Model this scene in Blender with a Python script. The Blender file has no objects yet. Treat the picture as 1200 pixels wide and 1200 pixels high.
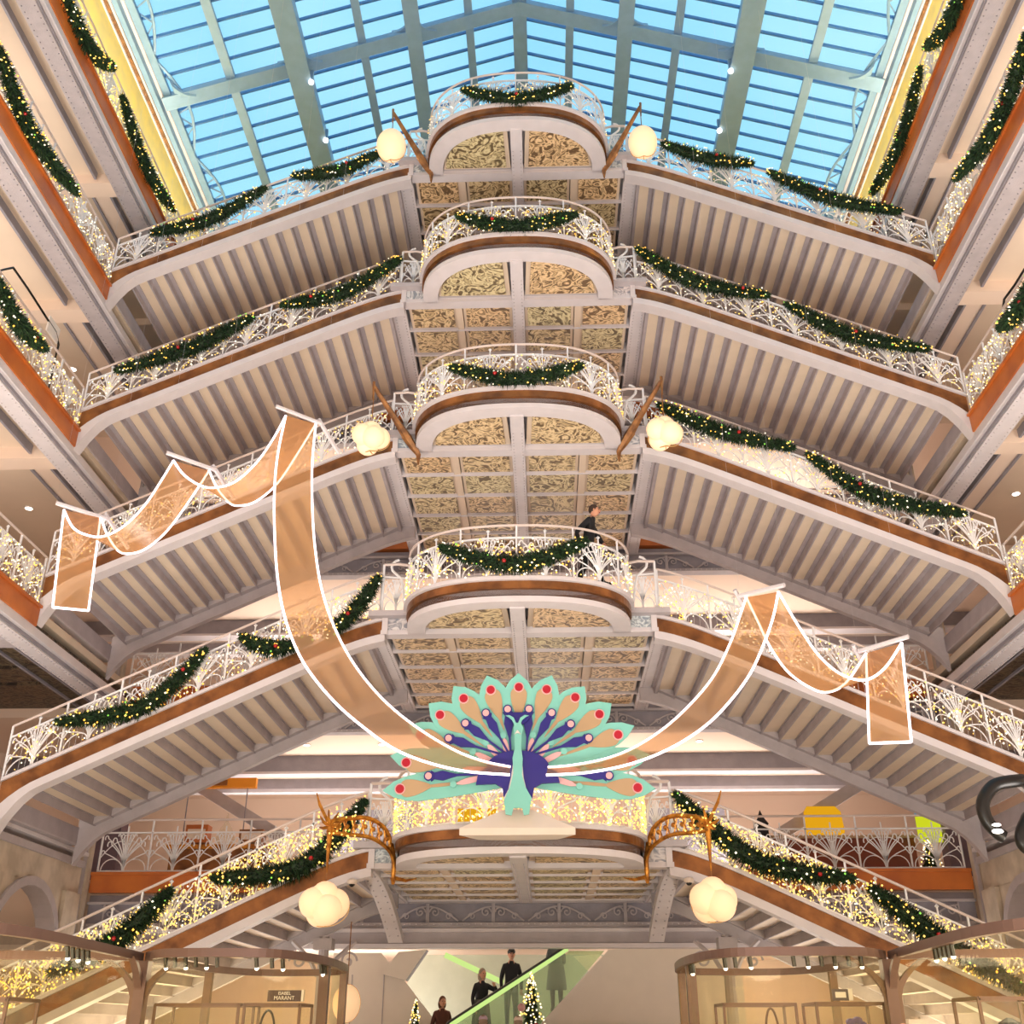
import bpy, math, random
from mathutils import Vector, Matrix
random.seed(7)
sc = bpy.context.scene
COL = sc.collection
R = math.radians

# ------------------------------------------------------------------ camera, sky, light, exposure
cam_d = bpy.data.cameras.new('camera'); cam = bpy.data.objects.new('camera', cam_d); COL.objects.link(cam)
cam.location = (0.526, 0, 1.6)
cam_d.sensor_width = 36; cam_d.lens = 36 * 1221.7 / 1200
cam_d.clip_end = 300
cam.rotation_euler = (R(90 + 26.54), R(0.0), R(1.85))
sc.camera = cam
w = bpy.data.worlds.new('sky'); sc.world = w; w.use_nodes = True
nt = w.node_tree; bg = nt.nodes['Background']
tc = nt.nodes.new('ShaderNodeTexCoord'); no = nt.nodes.new('ShaderNodeTexNoise'); no.inputs['Scale'].default_value = 2.2
no.inputs['Detail'].default_value = 3
rp = nt.nodes.new('ShaderNodeValToRGB')
rp.color_ramp.elements[0].position = .35; rp.color_ramp.elements[0].color = (.24, .66, .95, 1)
rp.color_ramp.elements[1].position = .68; rp.color_ramp.elements[1].color = (.50, .87, 1.0, 1)
nt.links.new(tc.outputs['Generated'], no.inputs['Vector']); nt.links.new(no.outputs['Fac'], rp.inputs['Fac'])
nt.links.new(rp.outputs['Color'], bg.inputs['Color']); bg.inputs['Strength'].default_value = 1.12
vs = sc.view_settings; sc.display_settings.display_device = 'sRGB'
vs.view_transform = 'Standard'; vs.look = 'None'; vs.gamma = 1; vs.exposure = 0.10
try: vs.use_curve_mapping = False
except Exception: pass
sc.cycles.max_bounces = 8; sc.cycles.diffuse_bounces = 4; sc.cycles.transparent_max_bounces = 16
sc.cycles.sample_clamp_indirect = 4.0
sc.cycles.caustics_reflective = False; sc.cycles.caustics_refractive = False

def area(name, loc, rot, sx, sy, power, col):
    d = bpy.data.lights.new(name, 'AREA'); d.shape = 'RECTANGLE'; d.size = sx; d.size_y = sy; d.energy = power; d.color = col
    o = bpy.data.objects.new(name, d); COL.objects.link(o); o.location = loc; o.rotation_euler = rot
    return o
WARM = (1.0, .92, .84)
WARM2 = (1.0, .92, .84)
UP = (math.pi, 0, 0)
# added fill from below: unseen area lamps near the floor, aimed upward
for (x, y, p) in ((-5.5, 4, 1), (5.5, 4, 1), (0, 5, 1.1), (-8.5, 11, .8), (8.5, 11, .8)):
    area('floor_uplight', (x, y, .35), UP, 4, 4, 1180 * p, WARM)
# added fill lamps over the gallery floors, out of view, brightening the ceilings
S = [22.18, 17.94, 13.64, 9.17, 4.42]          # underside level of the five landings
for i in (1, 2, 3, 4):
    for s in (-1, 1):
        for y in (8, 18):
            area('gallery_cove_light', (s * 13.6, y, S[i] + 1.0), UP, 2, 5, 170, WARM2)
# unseen fill added to brighten the back halls behind the stairs
for i in (2, 3, 4):
    for x in (-7, 0, 7):
        area('hall_cove_light', (x, 32, S[i] + 1.1), UP, 5, 2, 220 if i == 3 else 300, WARM2)
for x in (-5, 5):
    area('ground_hall_light', (x, 31, .4), UP, 5, 3, 420, WARM2)  # more added fill, unseen, for the ground-floor back hall
for s in (-1, 1):                              # added fill brightening the golden top walls, lamps inside the kiosks
    for y in (12, 20, 27):
        area('wall_washer', (s * 10.9, y, 24.0), (0, s * R(-118), 0), .3, 6, 520, (1, .90, .66))
    area('kiosk_lamp', (s * 3.3, 14.6, 2.42), (0, 0, 0), 1.2, 2.6, 60, (1, .90, .70))
    area('kiosk_lamp', (s * 5.8, 10.9, 2.42), (0, 0, 0), 1.8, 2.4, 60, (1, .90, .70))
    area('under_stair_light', (s * 8.5, 24, .4), UP, 3, 3, 200, WARM)  # unseen upward fill put in beneath the flights

# ------------------------------------------------------------------ materials
def lin(c):
    return tuple(((v / 255) / 12.92 if v / 255 <= .04045 else ((v / 255 + .055) / 1.055) ** 2.4) for v in c) + (1,)
MATS = {}
def mat(name, rgb, rough=.5, metal=0, var=.06, scale=3, bump=0, bscale=20, rgb2=None, detail=3):
    m = bpy.data.materials.new(name); m.use_nodes = True; n = m.node_tree; b = n.nodes['Principled BSDF']
    c1 = lin(rgb); c2 = lin(rgb2) if rgb2 else tuple(v * (1 - var) for v in c1[:3]) + (1,)
    t = n.nodes.new('ShaderNodeTexCoord'); z = n.nodes.new('ShaderNodeTexNoise'); z.inputs['Scale'].default_value = scale
    z.inputs['Detail'].default_value = detail
    r = n.nodes.new('ShaderNodeValToRGB'); r.color_ramp.elements[0].color = c2; r.color_ramp.elements[1].color = c1
    r.color_ramp.elements[0].position = .35; r.color_ramp.elements[1].position = .65
    n.links.new(t.outputs['Object'], z.inputs['Vector']); n.links.new(z.outputs['Fac'], r.inputs['Fac'])
    n.links.new(r.outputs['Color'], b.inputs['Base Color'])
    b.inputs['Roughness'].default_value = rough; b.inputs['Metallic'].default_value = metal
    if bump:
        z2 = n.nodes.new('ShaderNodeTexNoise'); z2.inputs['Scale'].default_value = bscale
        bp = n.nodes.new('ShaderNodeBump'); bp.inputs['Strength'].default_value = bump; bp.inputs['Distance'].default_value = .02
        n.links.new(t.outputs['Object'], z2.inputs['Vector']); n.links.new(z2.outputs['Fac'], bp.inputs['Height']); n.links.new(bp.outputs['Normal'], b.inputs['Normal'])
    MATS[name] = m; return m
def emit(name, rgb, strength, sample=False):
    m = bpy.data.materials.new(name); m.use_nodes = True; n = m.node_tree
    for q in list(n.nodes): n.nodes.remove(q)
    o = n.nodes.new('ShaderNodeOutputMaterial'); e = n.nodes.new('ShaderNodeEmission'); e.inputs['Color'].default_value = lin(rgb); e.inputs['Strength'].default_value = strength
    n.links.new(e.outputs[0], o.inputs['Surface'])
    if not sample: m.cycles.emission_sampling = 'NONE'
    MATS[name] = m; return m
def glassy(name, tint, alpha, rough=.05, col=(255, 255, 255), gl=.10):
    """thin sheet: transparent tint + diffuse share alpha + a little gloss"""
    m = bpy.data.materials.new(name); m.use_nodes = True; n = m.node_tree
    for q in list(n.nodes): n.nodes.remove(q)
    o = n.nodes.new('ShaderNodeOutputMaterial'); t = n.nodes.new('ShaderNodeBsdfTransparent'); t.inputs['Color'].default_value = lin(tint)
    d = n.nodes.new('ShaderNodeBsdfDiffuse'); d.inputs['Color'].default_value = lin(col)
    g = n.nodes.new('ShaderNodeBsdfGlossy'); g.inputs['Roughness'].default_value = rough
    a = n.nodes.new('ShaderNodeMixShader'); a.inputs[0].default_value = alpha
    b = n.nodes.new('ShaderNodeMixShader'); b.inputs[0].default_value = gl
    n.links.new(t.outputs[0], a.inputs[1]); n.links.new(d.outputs[0], a.inputs[2])
    n.links.new(a.outputs[0], b.inputs[1]); n.links.new(g.outputs[0], b.inputs[2]); n.links.new(b.outputs[0], o.inputs['Surface'])
    MATS[name] = m; return m
iron = mat('painted_iron', (216, 210, 214), .45, bump=.15, bscale=30)
iron2 = mat('painted_iron_grey', (186, 178, 182), .5, bump=.25, bscale=25, var=.12)
girder = mat('girder_grey', (150, 146, 156), .5, bump=.2, bscale=20, var=.15)
rail_m = mat('railing_white', (232, 232, 236), .4)
handr = mat('handrail_rosy', (216, 200, 194), .35)
tread_m = mat('tread_cream', (228, 210, 188), .6, var=.08, scale=1.2)
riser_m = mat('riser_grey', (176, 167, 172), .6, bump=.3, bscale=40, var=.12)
plaster = mat('plaster_cream', (236, 214, 196), .7, var=.04, scale=.6)
plaster2 = mat('plaster_warm', (225, 205, 184), .7, var=.06, scale=.8)
brown = mat('gilded_brown', (160, 106, 60), .28, .5, rgb2=(112, 72, 44), scale=2.5, bump=.3, bscale=12)
orange = mat('gallery_orange', (206, 118, 52), .4, .1, rgb2=(178, 96, 46), scale=1.2)
gold = mat('gold_bracket', (214, 148, 58), .3, .6, rgb2=(150, 92, 34), scale=8)
gold_dull = mat('bronze_gold', (170, 122, 76), .4, .5, rgb2=(120, 84, 58), scale=6)
yellow = mat('golden_fresco', (255, 222, 116), .5, rgb2=(232, 206, 128), scale=1.5, detail=6)
stone = mat('grey_stone', (208, 194, 176), .8, rgb2=(180, 166, 148), scale=2, bump=.4, bscale=10)
stone_d = mat('stone_shadow_joint', (120, 106, 92), .8)  # darker stone tone for the joints
bronze = mat('kiosk_bronze', (112, 86, 76), .35, .3, var=.1)
black = mat('black_metal', (12, 11, 12), .38)
floor_m = mat('floor_marble', (214, 198, 178), .35, var=.1, scale=1)
roof_m = mat('roof_steel', (138, 172, 202), .4, .1, var=.1)
bar_m = mat('glazing_bar', (76, 124, 178), .4, .1, var=.1)
needle = mat('fir_green', (36, 64, 34), .7, rgb2=(16, 34, 18), scale=18)
needle2 = mat('fir_green_light', (58, 92, 50), .7, rgb2=(30, 58, 32), scale=18)
redb = mat('red_bauble', (176, 34, 34), .25, .2)
bulb = emit('bulb_gold', (255, 206, 104), 2.1)
bulb_w = emit('bulb_white', (255, 238, 205), 2.2)
bulb_a = emit('bulb_amber', (255, 180, 70), 2.6)
bulb_g = emit('bulb_green', (150, 230, 90), 1.4)
neon = emit('neon_white', (255, 236, 240), 3.5, True)
spot_e = emit('downlight_glow', (255, 244, 235), 6)
lamp_e = mat('globe_glow', (255, 226, 190), .6, var=.03); _b = lamp_e.node_tree.nodes['Principled BSDF']; _b.inputs['Emission Color'].default_value = lin((255, 210, 160)); _b.inputs['Emission Strength'].default_value = .50
lamp_in = emit('globe_seam_glow', (236, 176, 110), .75)
pane_m = glassy('roof_glass', (236, 246, 255), .04, gl=.04, col=(200, 235, 255))
kglass = glassy('kiosk_glass', (255, 250, 228), .02, gl=.05, col=(240, 215, 160))
cglass = glassy('case_glass', (252, 252, 246), .03, gl=.05)
acryl = glassy('amber_acrylic', (248, 220, 190), .50, .2, (206, 158, 112), gl=.035)
mint = mat('peacock_mint', (128, 202, 190), .5, var=.03)
tan = mat('peacock_tan', (186, 156, 120), .5, var=.03)
pink = mat('peacock_pink', (226, 176, 178), .5, var=.03)
cobalt = mat('peacock_cobalt', (38, 32, 128), .45, var=.05)
pearl = mat('peacock_pearl', (222, 214, 210), .4, var=.03)
crimson = mat('peacock_crimson', (178, 14, 44), .4, var=.05)
offw = mat('pedestal_white', (232, 218, 204), .5, var=.03)
skin_m = mat('skin', (206, 150, 122), .6, var=.06, scale=10)
def ceramic(name, a, b, c):
    m = bpy.data.materials.new(name); m.use_nodes = True; n = m.node_tree; bs = n.nodes['Principled BSDF']
    t = n.nodes.new('ShaderNodeTexCoord'); oi = n.nodes.new('ShaderNodeObjectInfo')
    mp = n.nodes.new('ShaderNodeVectorMath'); mp.operation = 'ADD'
    sc_ = n.nodes.new('ShaderNodeVectorMath'); sc_.operation = 'SCALE'; sc_.inputs['Scale'].default_value = 30
    cm = n.nodes.new('ShaderNodeCombineXYZ'); n.links.new(oi.outputs['Random'], cm.inputs[0]); n.links.new(oi.outputs['Random'], cm.inputs[1])
    n.links.new(cm.outputs[0], sc_.inputs[0]); n.links.new(t.outputs['Object'], mp.inputs[0]); n.links.new(sc_.outputs[0], mp.inputs[1])
    wv = n.nodes.new('ShaderNodeTexNoise'); wv.inputs['Scale'].default_value = 2.6; wv.inputs['Detail'].default_value = 1.5; wv.inputs['Distortion'].default_value = 3.0
    n.links.new(mp.outputs[0], wv.inputs['Vector'])
    r = n.nodes.new('ShaderNodeValToRGB'); e = r.color_ramp.elements
    e[0].position = .40; e[0].color = lin(a); e[1].position = .47; e[1].color = lin(c)
    x = e.new(.52); x.color = lin(b); x = e.new(.60); x.color = lin(c); x = e.new(.64); x.color = lin(a); x = e.new(.70); x.color = lin(c)
    n.links.new(wv.outputs['Fac'], r.inputs['Fac'])
    tint = n.nodes.new('ShaderNodeValToRGB'); tint.color_ramp.elements[0].color = (1, .86, .78, 1); tint.color_ramp.elements[1].color = (.84, .95, .90, 1)
    n.links.new(oi.outputs['Random'], tint.inputs['Fac'])
    mx = n.nodes.new('ShaderNodeMix'); mx.data_type = 'RGBA'; mx.blend_type = 'MULTIPLY'; mx.inputs['Factor'].default_value = .8
    n.links.new(r.outputs['Color'], mx.inputs['A']); n.links.new(tint.outputs['Color'], mx.inputs['B']); n.links.new(mx.outputs['Result'], bs.inputs['Base Color'])
    bp = n.nodes.new('ShaderNodeBump'); bp.inputs['Strength'].default_value = .9; bp.inputs['Distance'].default_value = .03
    n.links.new(wv.outputs['Fac'], bp.inputs['Height']); n.links.new(bp.outputs['Normal'], bs.inputs['Normal']); bs.inputs['Roughness'].default_value = .45
    MATS[name] = m; return m
ceram = ceramic('carved_ceramic', (112, 92, 68), (242, 222, 182), (206, 182, 140))
ceram_b = ceramic('carved_frieze_blue', (150, 160, 178), (232, 236, 244), (196, 200, 212))
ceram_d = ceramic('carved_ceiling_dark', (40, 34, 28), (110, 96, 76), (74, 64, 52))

# ------------------------------------------------------------------ mesh helpers
class MB:
    def __init__(s): s.v = []; s.f = []; s.mi = []; s.ms = []
    def m(s, mt):
        if mt not in s.ms: s.ms.append(mt)
        return s.ms.index(mt)
    def add(s, vs_, fs, mt):
        o = len(s.v); k = s.m(mt); s.v += [tuple(p) for p in vs_]
        for f in fs: s.f.append(tuple(o + i for i in f)); s.mi.append(k)
    def box(s, x0, x1, y0, y1, z0, z1, mt):
        s.add([(x0, y0, z0), (x1, y0, z0), (x1, y1, z0), (x0, y1, z0), (x0, y0, z1), (x1, y0, z1), (x1, y1, z1), (x0, y1, z1)],
              [(0, 3, 2, 1), (4, 5, 6, 7), (0, 1, 5, 4), (1, 2, 6, 5), (2, 3, 7, 6), (3, 0, 4, 7)], mt)
    def tube(s, pts, r, mt, n=4, closed=False):
        pts = [Vector(p) for p in pts]; N = len(pts)
        if N < 2: return
        rs = r if isinstance(r, (list, tuple)) else [r] * N
        vs_ = []; up = None
        for i, p in enumerate(pts):
            if closed: t = pts[(i + 1) % N] - pts[i - 1]
            else: t = pts[min(i + 1, N - 1)] - pts[max(i - 1, 0)]
            if t.length < 1e-9: t = Vector((0, 0, 1))
            t.normalize()
            if up is None:
                up = Vector((0, 1, 0)) if abs(t.y) < .9 else Vector((1, 0, 0))
            a = up - t * up.dot(t)
            if a.length < 1e-6: a = t.orthogonal()
            a.normalize(); up = a; b = t.cross(a)
            for k in range(n):
                an = 2 * math.pi * (k + .5) / n
                vs_.append(p + a * (math.cos(an) * rs[i]) + b * (math.sin(an) * rs[i]))
        fs = []
        for i in range(N if closed else N - 1):
            j = (i + 1) % N
            for k in range(n): fs.append((i * n + k, i * n + (k + 1) % n, j * n + (k + 1) % n, j * n + k))
        if not closed: fs.append(tuple(range(n - 1, -1, -1))); fs.append(tuple((N - 1) * n + k for k in range(n)))
        s.add(vs_, fs, mt)
    def strip(s, pts, mt):
        """pts: list of cross sections (each a list of points, same count, closed section) joined along the path, capped"""
        n = len(pts[0]); vs_ = [p for c in pts for p in c]; fs = []
        for i in range(len(pts) - 1):
            for k in range(n): fs.append((i * n + k, i * n + (k + 1) % n, (i + 1) * n + (k + 1) % n, (i + 1) * n + k))
        fs.append(tuple(range(n - 1, -1, -1))); fs.append(tuple((len(pts) - 1) * n + k for k in range(n)))
        s.add(vs_, fs, mt)
    def ball(s, c, r, mt, nu=8, nv=6, sx=1, sy=1, sz=1, rot=None):
        vs_ = []; fs = []
        for j in range(nv + 1):
            th = math.pi * j / nv
            for i in range(nu):
                ph = 2 * math.pi * i / nu
                p = Vector((math.sin(th) * math.cos(ph) * sx, math.sin(th) * math.sin(ph) * sy, math.cos(th) * sz)) * r
                if rot: p = rot @ p
                vs_.append(p + Vector(c))
        for j in range(nv):
            for i in range(nu): fs.append((j * nu + i, (j + 1) * nu + i, (j + 1) * nu + (i + 1) % nu, j * nu + (i + 1) % nu))
        s.add(vs_, fs, mt)
    def octa(s, c, r, mt):
        x, y, z = c
        s.add([(x + r, y, z), (x - r, y, z), (x, y + r, z), (x, y - r, z), (x, y, z + r), (x, y, z - r)],
              [(0, 2, 4), (2, 1, 4), (1, 3, 4), (3, 0, 4), (2, 0, 5), (1, 2, 5), (3, 1, 5), (0, 3, 5)], mt)
    def poly(s, pts2, y0, y1, mt, mt_side=None):
        """pts2: outline in x,z; front at y0, back at y1"""
        n = len(pts2)
        s.add([(x, y0, z) for x, z in pts2] + [(x, y1, z) for x, z in pts2],
              [tuple(range(n)), tuple(range(2 * n - 1, n - 1, -1))], mt)
        s.add([(x, y0, z) for x, z in pts2] + [(x, y1, z) for x, z in pts2],
              [(i, n + i, n + (i + 1) % n, (i + 1) % n) for i in range(n)], mt_side or mt)
    def mesh(s, name, loc=(0, 0, 0), smooth=False):
        me = bpy.data.meshes.new(name); lx, ly, lz = loc
        me.from_pydata([(x - lx, y - ly, z - lz) for x, y, z in s.v], [], s.f)
        for mt in s.ms: me.materials.append(mt)
        me.polygons.foreach_set('material_index', s.mi)
        if smooth: me.polygons.foreach_set('use_smooth', [True] * len(s.f))
        me.update(); return me
def link(name, me, parent=None):
    o = bpy.data.objects.new(name, me); COL.objects.link(o)
    if parent: o.parent = parent
    return o
def thing(name, label, cat, loc, group=None):
    o = bpy.data.objects.new(name, None); COL.objects.link(o); o.location = loc; o.empty_display_size = .1
    o['label'] = label; o['category'] = cat
    if group: o['group'] = group
    return o
def part(name, mb, parent, smooth=False, stuff=False, label=None):
    """mesh given in the parent thing's local coordinates"""
    o = link(name, mb.mesh(name, smooth=smooth), parent)
    if stuff: o['kind'] = 'stuff'
    if label: o['label'] = label
    return o
def solo(name, mb, label=None, cat=None, group=None, kind=None, loc=(0, 0, 0), smooth=False):
    o = link(name, mb.mesh(name, loc=loc, smooth=smooth)); o.location = loc
    if label: o['label'] = label
    if cat: o['category'] = cat
    if group: o['group'] = group
    if kind: o['kind'] = kind
    return o
def dup(root, loc, label=None, group=None):
    r = root.copy(); COL.objects.link(r); r.location = loc
    if label: r['label'] = label
    if group: r['group'] = group
    for ch in list(root.children):
        c = ch.copy(); COL.objects.link(c); c.parent = r
        for g in list(ch.children):
            d = g.copy(); COL.objects.link(d); d.parent = c
    return r
def B(*a):
    m_ = MB(); m_.box(*a); return m_
def T(pts, r, mt, n=6):
    m_ = MB(); m_.tube(pts, r, mt, n); return m_
def smooth_path(P, k=6):
    P = [Vector(p) for p in P]; out = []
    for i in range(len(P) - 1):
        a = P[max(i - 1, 0)]; b = P[i]; c = P[i + 1]; d = P[min(i + 2, len(P) - 1)]
        for j in range(k):
            t = j / k
            out.append(.5 * ((2 * b) + (c - a) * t + (2 * a - 5 * b + 4 * c - d) * t * t + (3 * b - a - 3 * c + d) * t ** 3))
    out.append(P[-1]); return out
LV = ['topmost', 'second from the top', 'middle', 'second lowest', 'lowest']
SD = {-1: 'left', 1: 'right'}

# ------------------------------------------------------------------ landings
A_, B_, NN = 2.33, 1.85, 2.4
def bulge(t, off=0.0):
    """t in 0..1 along the bowed front from left to right; local y=0 is the front beam line"""
    an = math.pi * (1 - t); c, s_ = math.cos(an), math.sin(an)
    x = math.copysign(abs(c) ** (2 / NN), c) * (A_ + off); y = -.05 - abs(s_) ** (2 / NN) * (B_ - .0 + off)
    return x, y
def bulge_table(off, n=200):
    P = [bulge(i / n, off) for i in range(n + 1)]; L = [0]
    for i in range(n): L.append(L[-1] + math.hypot(P[i + 1][0] - P[i][0], P[i + 1][1] - P[i][1]))
    return P, L
def bulge_strip(mb, o0, o1, z0, z1, mt, n=40):
    mb.strip([[(*bulge(i / n, o0), z0), (*bulge(i / n, o1), z0), (*bulge(i / n, o1), z1), (*bulge(i / n, o0), z1)] for i in range(n + 1)], mt)
def make_landing(i, loc, label):
    t = thing('stair_landing', label, 'landing', loc, 'bowed landings stacked up the middle of the stairs')
    m_ = MB(); m_.box(-3.2, 3.2, -.3, 6.0, .36, .48, iron2)
    n = 40; P = [bulge(k / n, -.06) for k in range(n + 1)]
    m_.add([(x, y, .36) for x, y in P] + [(x, y, .48) for x, y in P], [tuple(range(n, -1, -1)), tuple(range(n + 1, 2 * n + 2))], iron2)
    part('deck', m_, t)
    m_ = MB(); bulge_strip(m_, -.10, -.02, .12, .27, brown); bulge_strip(m_, -.10, .06, .27, .43, brown); part('fascia', m_, t)
    m_ = MB(); bulge_strip(m_, -.12, .13, .43, .51, iron); part('rim_moulding', m_, t)
    m_ = MB(); bulge_strip(m_, -.34, .03, 0, .12, iron); bulge_strip(m_, -.34, -.02, .12, .36, iron2); part('soffit_rim', m_, t)
    m_ = MB(); m_.box(-2.95, 2.95, -.11, .18, 0, .10, iron); m_.box(-2.3, 2.3, -.12, .16, .1, .3, iron); part('front_beam', m_, t)
    for s in (-1, 1):
        a, b = sorted((s * 2.85, s * 3.2)); m_ = MB(); m_.box(a, b, -.02, 5.9, 0, .3, iron)
        for k in range(46):
            for q in (.07, .28): m_.octa((s * (2.85 + q), .1 + k * .125, -.004), .018, iron2)
        part('side_beam', m_, t)
    m_ = MB(); m_.box(-.15, .15, -1.62, 5.6, -.03, .3, iron)
    for k in range(46):
        for q in (-.1, .1): m_.octa((q, -.9 + k * .14, -.034), .018, iron2)
    part('centre_rib', m_, t)
    for k in range(1, 6): part('cross_rib', B(-2.85, 2.85, 1.1 * k - .03, 1.1 * k + .03, .0, .3, iron), t)
    for s in (-1, 1): part('column_rib', B(s * 1.5 - .08, s * 1.5 + .08, 0, 5.5, .02, .3, plaster2), t)
    # carved panels
    pm = {}
    for cx in (-2.17, -.78, .78, 2.17):
        wd = .60 if abs(cx) > 1 else .62
        for k in range(5):
            key = round(wd, 2)
            if key not in pm:
                q = MB(); q.box(-wd, wd, -.51, .51, .02, .06, plaster2); q.box(-wd + .07, wd - .07, -.44, .44, -.015, .03, ceram); pm[key] = q.mesh('carved_panel')
            o = link('carved_panel', pm[key], t); o.location = (cx, 1.1 * k + .55, .05)
    for s in (-1, 1):
        q = MB(); pts = [(s * .18, -.17)]
        for k in range(21):
            x, y = bulge(.5 + s * .5 * k / 20, -.36)
            if abs(x) > .18: pts.append((x, min(y, -.17)))
        def lobe(pts, z0, z1, mt, sh=0.0):
            cx = sum(p[0] for p in pts) / len(pts); cy = sum(p[1] for p in pts) / len(pts)
            pp = [(cx + (x - cx) * (1 - sh), cy + (y - cy) * (1 - sh)) for x, y in pts]; nn = len(pp)
            q.add([(x, y, z0) for x, y in pp] + [(x, y, z1) for x, y in pp], [tuple(range(nn)), tuple(range(2 * nn - 1, nn - 1, -1))] + [(i_, nn + i_, nn + (i_ + 1) % nn, (i_ + 1) % nn) for i_ in range(nn)], mt)
        lobe(pts, .12, .2, plaster2); lobe(pts, .07, .12, ceram, .10)
        part('carved_lobe', q, t)
    for s in (-1, 1):
        a, b = sorted((s * 2.36, s * 2.80)); m_ = MB(); m_.box(a, b, -.10, -.04, .1, .46, ceram_b); part('frieze_panel', m_, t)
        a, b = sorted((s * 2.80, s * 2.92)); part('frieze_post', B(a, b, -.15, .0, .0, .50, iron), t)
        a, b = sorted((s * 2.33, s * 3.1)); part('ledge', B(a, b, -.16, .02, .46, .51, iron), t)
    return t
L1T = make_landing(0, (0, 21, S[0]), 'topmost bowed landing, right under the glass roof')
LN = {0: L1T}
for i, lb in ((1, 'bowed landing second from the top, carved panels beneath'), (2, 'middle bowed landing between the two smaller round lamps'),
              (3, 'bowed landing with the man in black walking on it'), (4, 'lowest and widest looking bowed landing, behind the peacock')):
    LN[i] = dup(L1T, (0, 21, S[i]), lb)
# curved legs under the lowest landing
for s in (-1, 1):
    q = MB(); P = []
    for k in range(13):
        u = k / 12; P.append((.5 + 4.6 * u, -.0 - .95 * u ** 1.7))
    q.strip([[(s * 2.86, y, z), (s * 3.2, y, z), (s * 3.2, y + .12, z + .16), (s * 2.86, y + .12, z + .16)] for y, z in P], iron)
    for k in range(1, 12):
        y, z = P[k]; q.octa((s * 2.93, y, z - .01), .022, iron2); q.octa((s * 3.13, y, z - .01), .022, iron2)
    part('curved_bracket', q, LN[4])

# ------------------------------------------------------------------ balustrade pattern
def fan_lines(W=1.2):
    """wrought-iron art-nouveau panel in (u,h): a sheaf of stems that fan out and curl over looping bows"""
    L = []; c = W / 2
    for s in (-1, 1):
        for k, (dx, hh, cu) in enumerate(((.07, .78, .07), (.17, .80, .05), (.24, .68, .10), (.36, .60, .10), (.46, .74, .08), (.50, .42, .08))):
            P = []
            for j in range(8):
                q = j / 7; P.append((c + s * dx * (q ** 1.8) * 1.0, .05 + (hh - .05) * q ** .85))
            for j in range(1, 7):
                a = math.pi * j / 6 * 1.2; P.append((c + s * (dx + cu * .5 * (1 - math.cos(a))), hh + cu * .7 * math.sin(a)))
            L.append((P, .016))
        P = [(c + s * (.28 + .26 * math.cos(a)), .05 + .24 * math.sin(a)) for a in [math.pi * j / 10 for j in range(11)]]; L.append((P, .014))
        P = [(c + s * (.60 - .56 * q), .30 + .5 * math.sin(q * 1.5) * (1 - q * .25)) for q in [j / 8 for j in range(9)]]; L.append((P, .013))
    L.append(([(c, .03), (c, .84)], .017))
    L.append(([(c + .10 * math.cos(a), .70 + .12 * math.sin(a)) for a in [2 * math.pi * j / 12 for j in range(13)]], .012))
    return L
FAN = fan_lines()
def rail_parts(t, f, length, post_every=1.2, hand=1.14, lo=.03, mid=.86, n_seg=None, thick=1.0, shared=None, finial=True):
    """f(s,h,d)->point in thing-local coordinates"""
    n_seg = n_seg or max(2, int(length / .3)); ss = [length * i / n_seg for i in range(n_seg + 1)]
    part('handrail', T([f(s_, hand, 0) for s_ in ss], .028 * thick, handr, 6), t)
    part('mid_rail', T([f(s_, mid, 0) for s_ in ss], .026 * thick, rail_m, 4), t)
    part('bottom_rail', T([f(s_, lo, 0) for s_ in ss], .026 * thick, rail_m, 4), t)
    n = max(1, round(length / post_every)); wd = length / n
    for k in range(n + 1):
        u = k * wd; q = T([f(u, 0, 0), f(u, hand, 0)], .026 * thick, rail_m, 4); part('post', q, t)
    for k in range(n):
        q = MB()
        for P, r in FAN:
            q.tube([f(k * wd + u / 1.2 * wd, h * mid / .86, 0) for u, h in P], r * thick, rail_m, 4)
        q.tube([f((k + .5) * wd, mid, 0), f((k + .5) * wd, mid + .14, 0)], .02 * thick, rail_m, 4)
        if finial: q.octa(f((k + .5) * wd, mid + .16, 0), .045, rail_m)
        part('scroll_panel', q, t)
def lights_mesh(f, length, dens, h0=.02, h1=.84, seed=1, gold_share=.5, r=.019):
    rnd = random.Random(seed); q = MB()
    for _ in range(int(length * dens)):
        u = rnd.random() * length; h = h0 + (h1 - h0) * rnd.random()
        mt = bulb if rnd.random() < gold_share else (bulb_w if rnd.random() < .75 else bulb_a)
        q.octa(f(u, h, -.04 - .05 * rnd.random()), r * (.7 + .7 * rnd.random()), mt)
    for k in range(int(length / .12)):      # the hanging wires
        u = k * .12; q.tube([f(u, h1, -.045), f(u, h0, -.045)], .0035, rail_m, 3)
    return q

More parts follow.
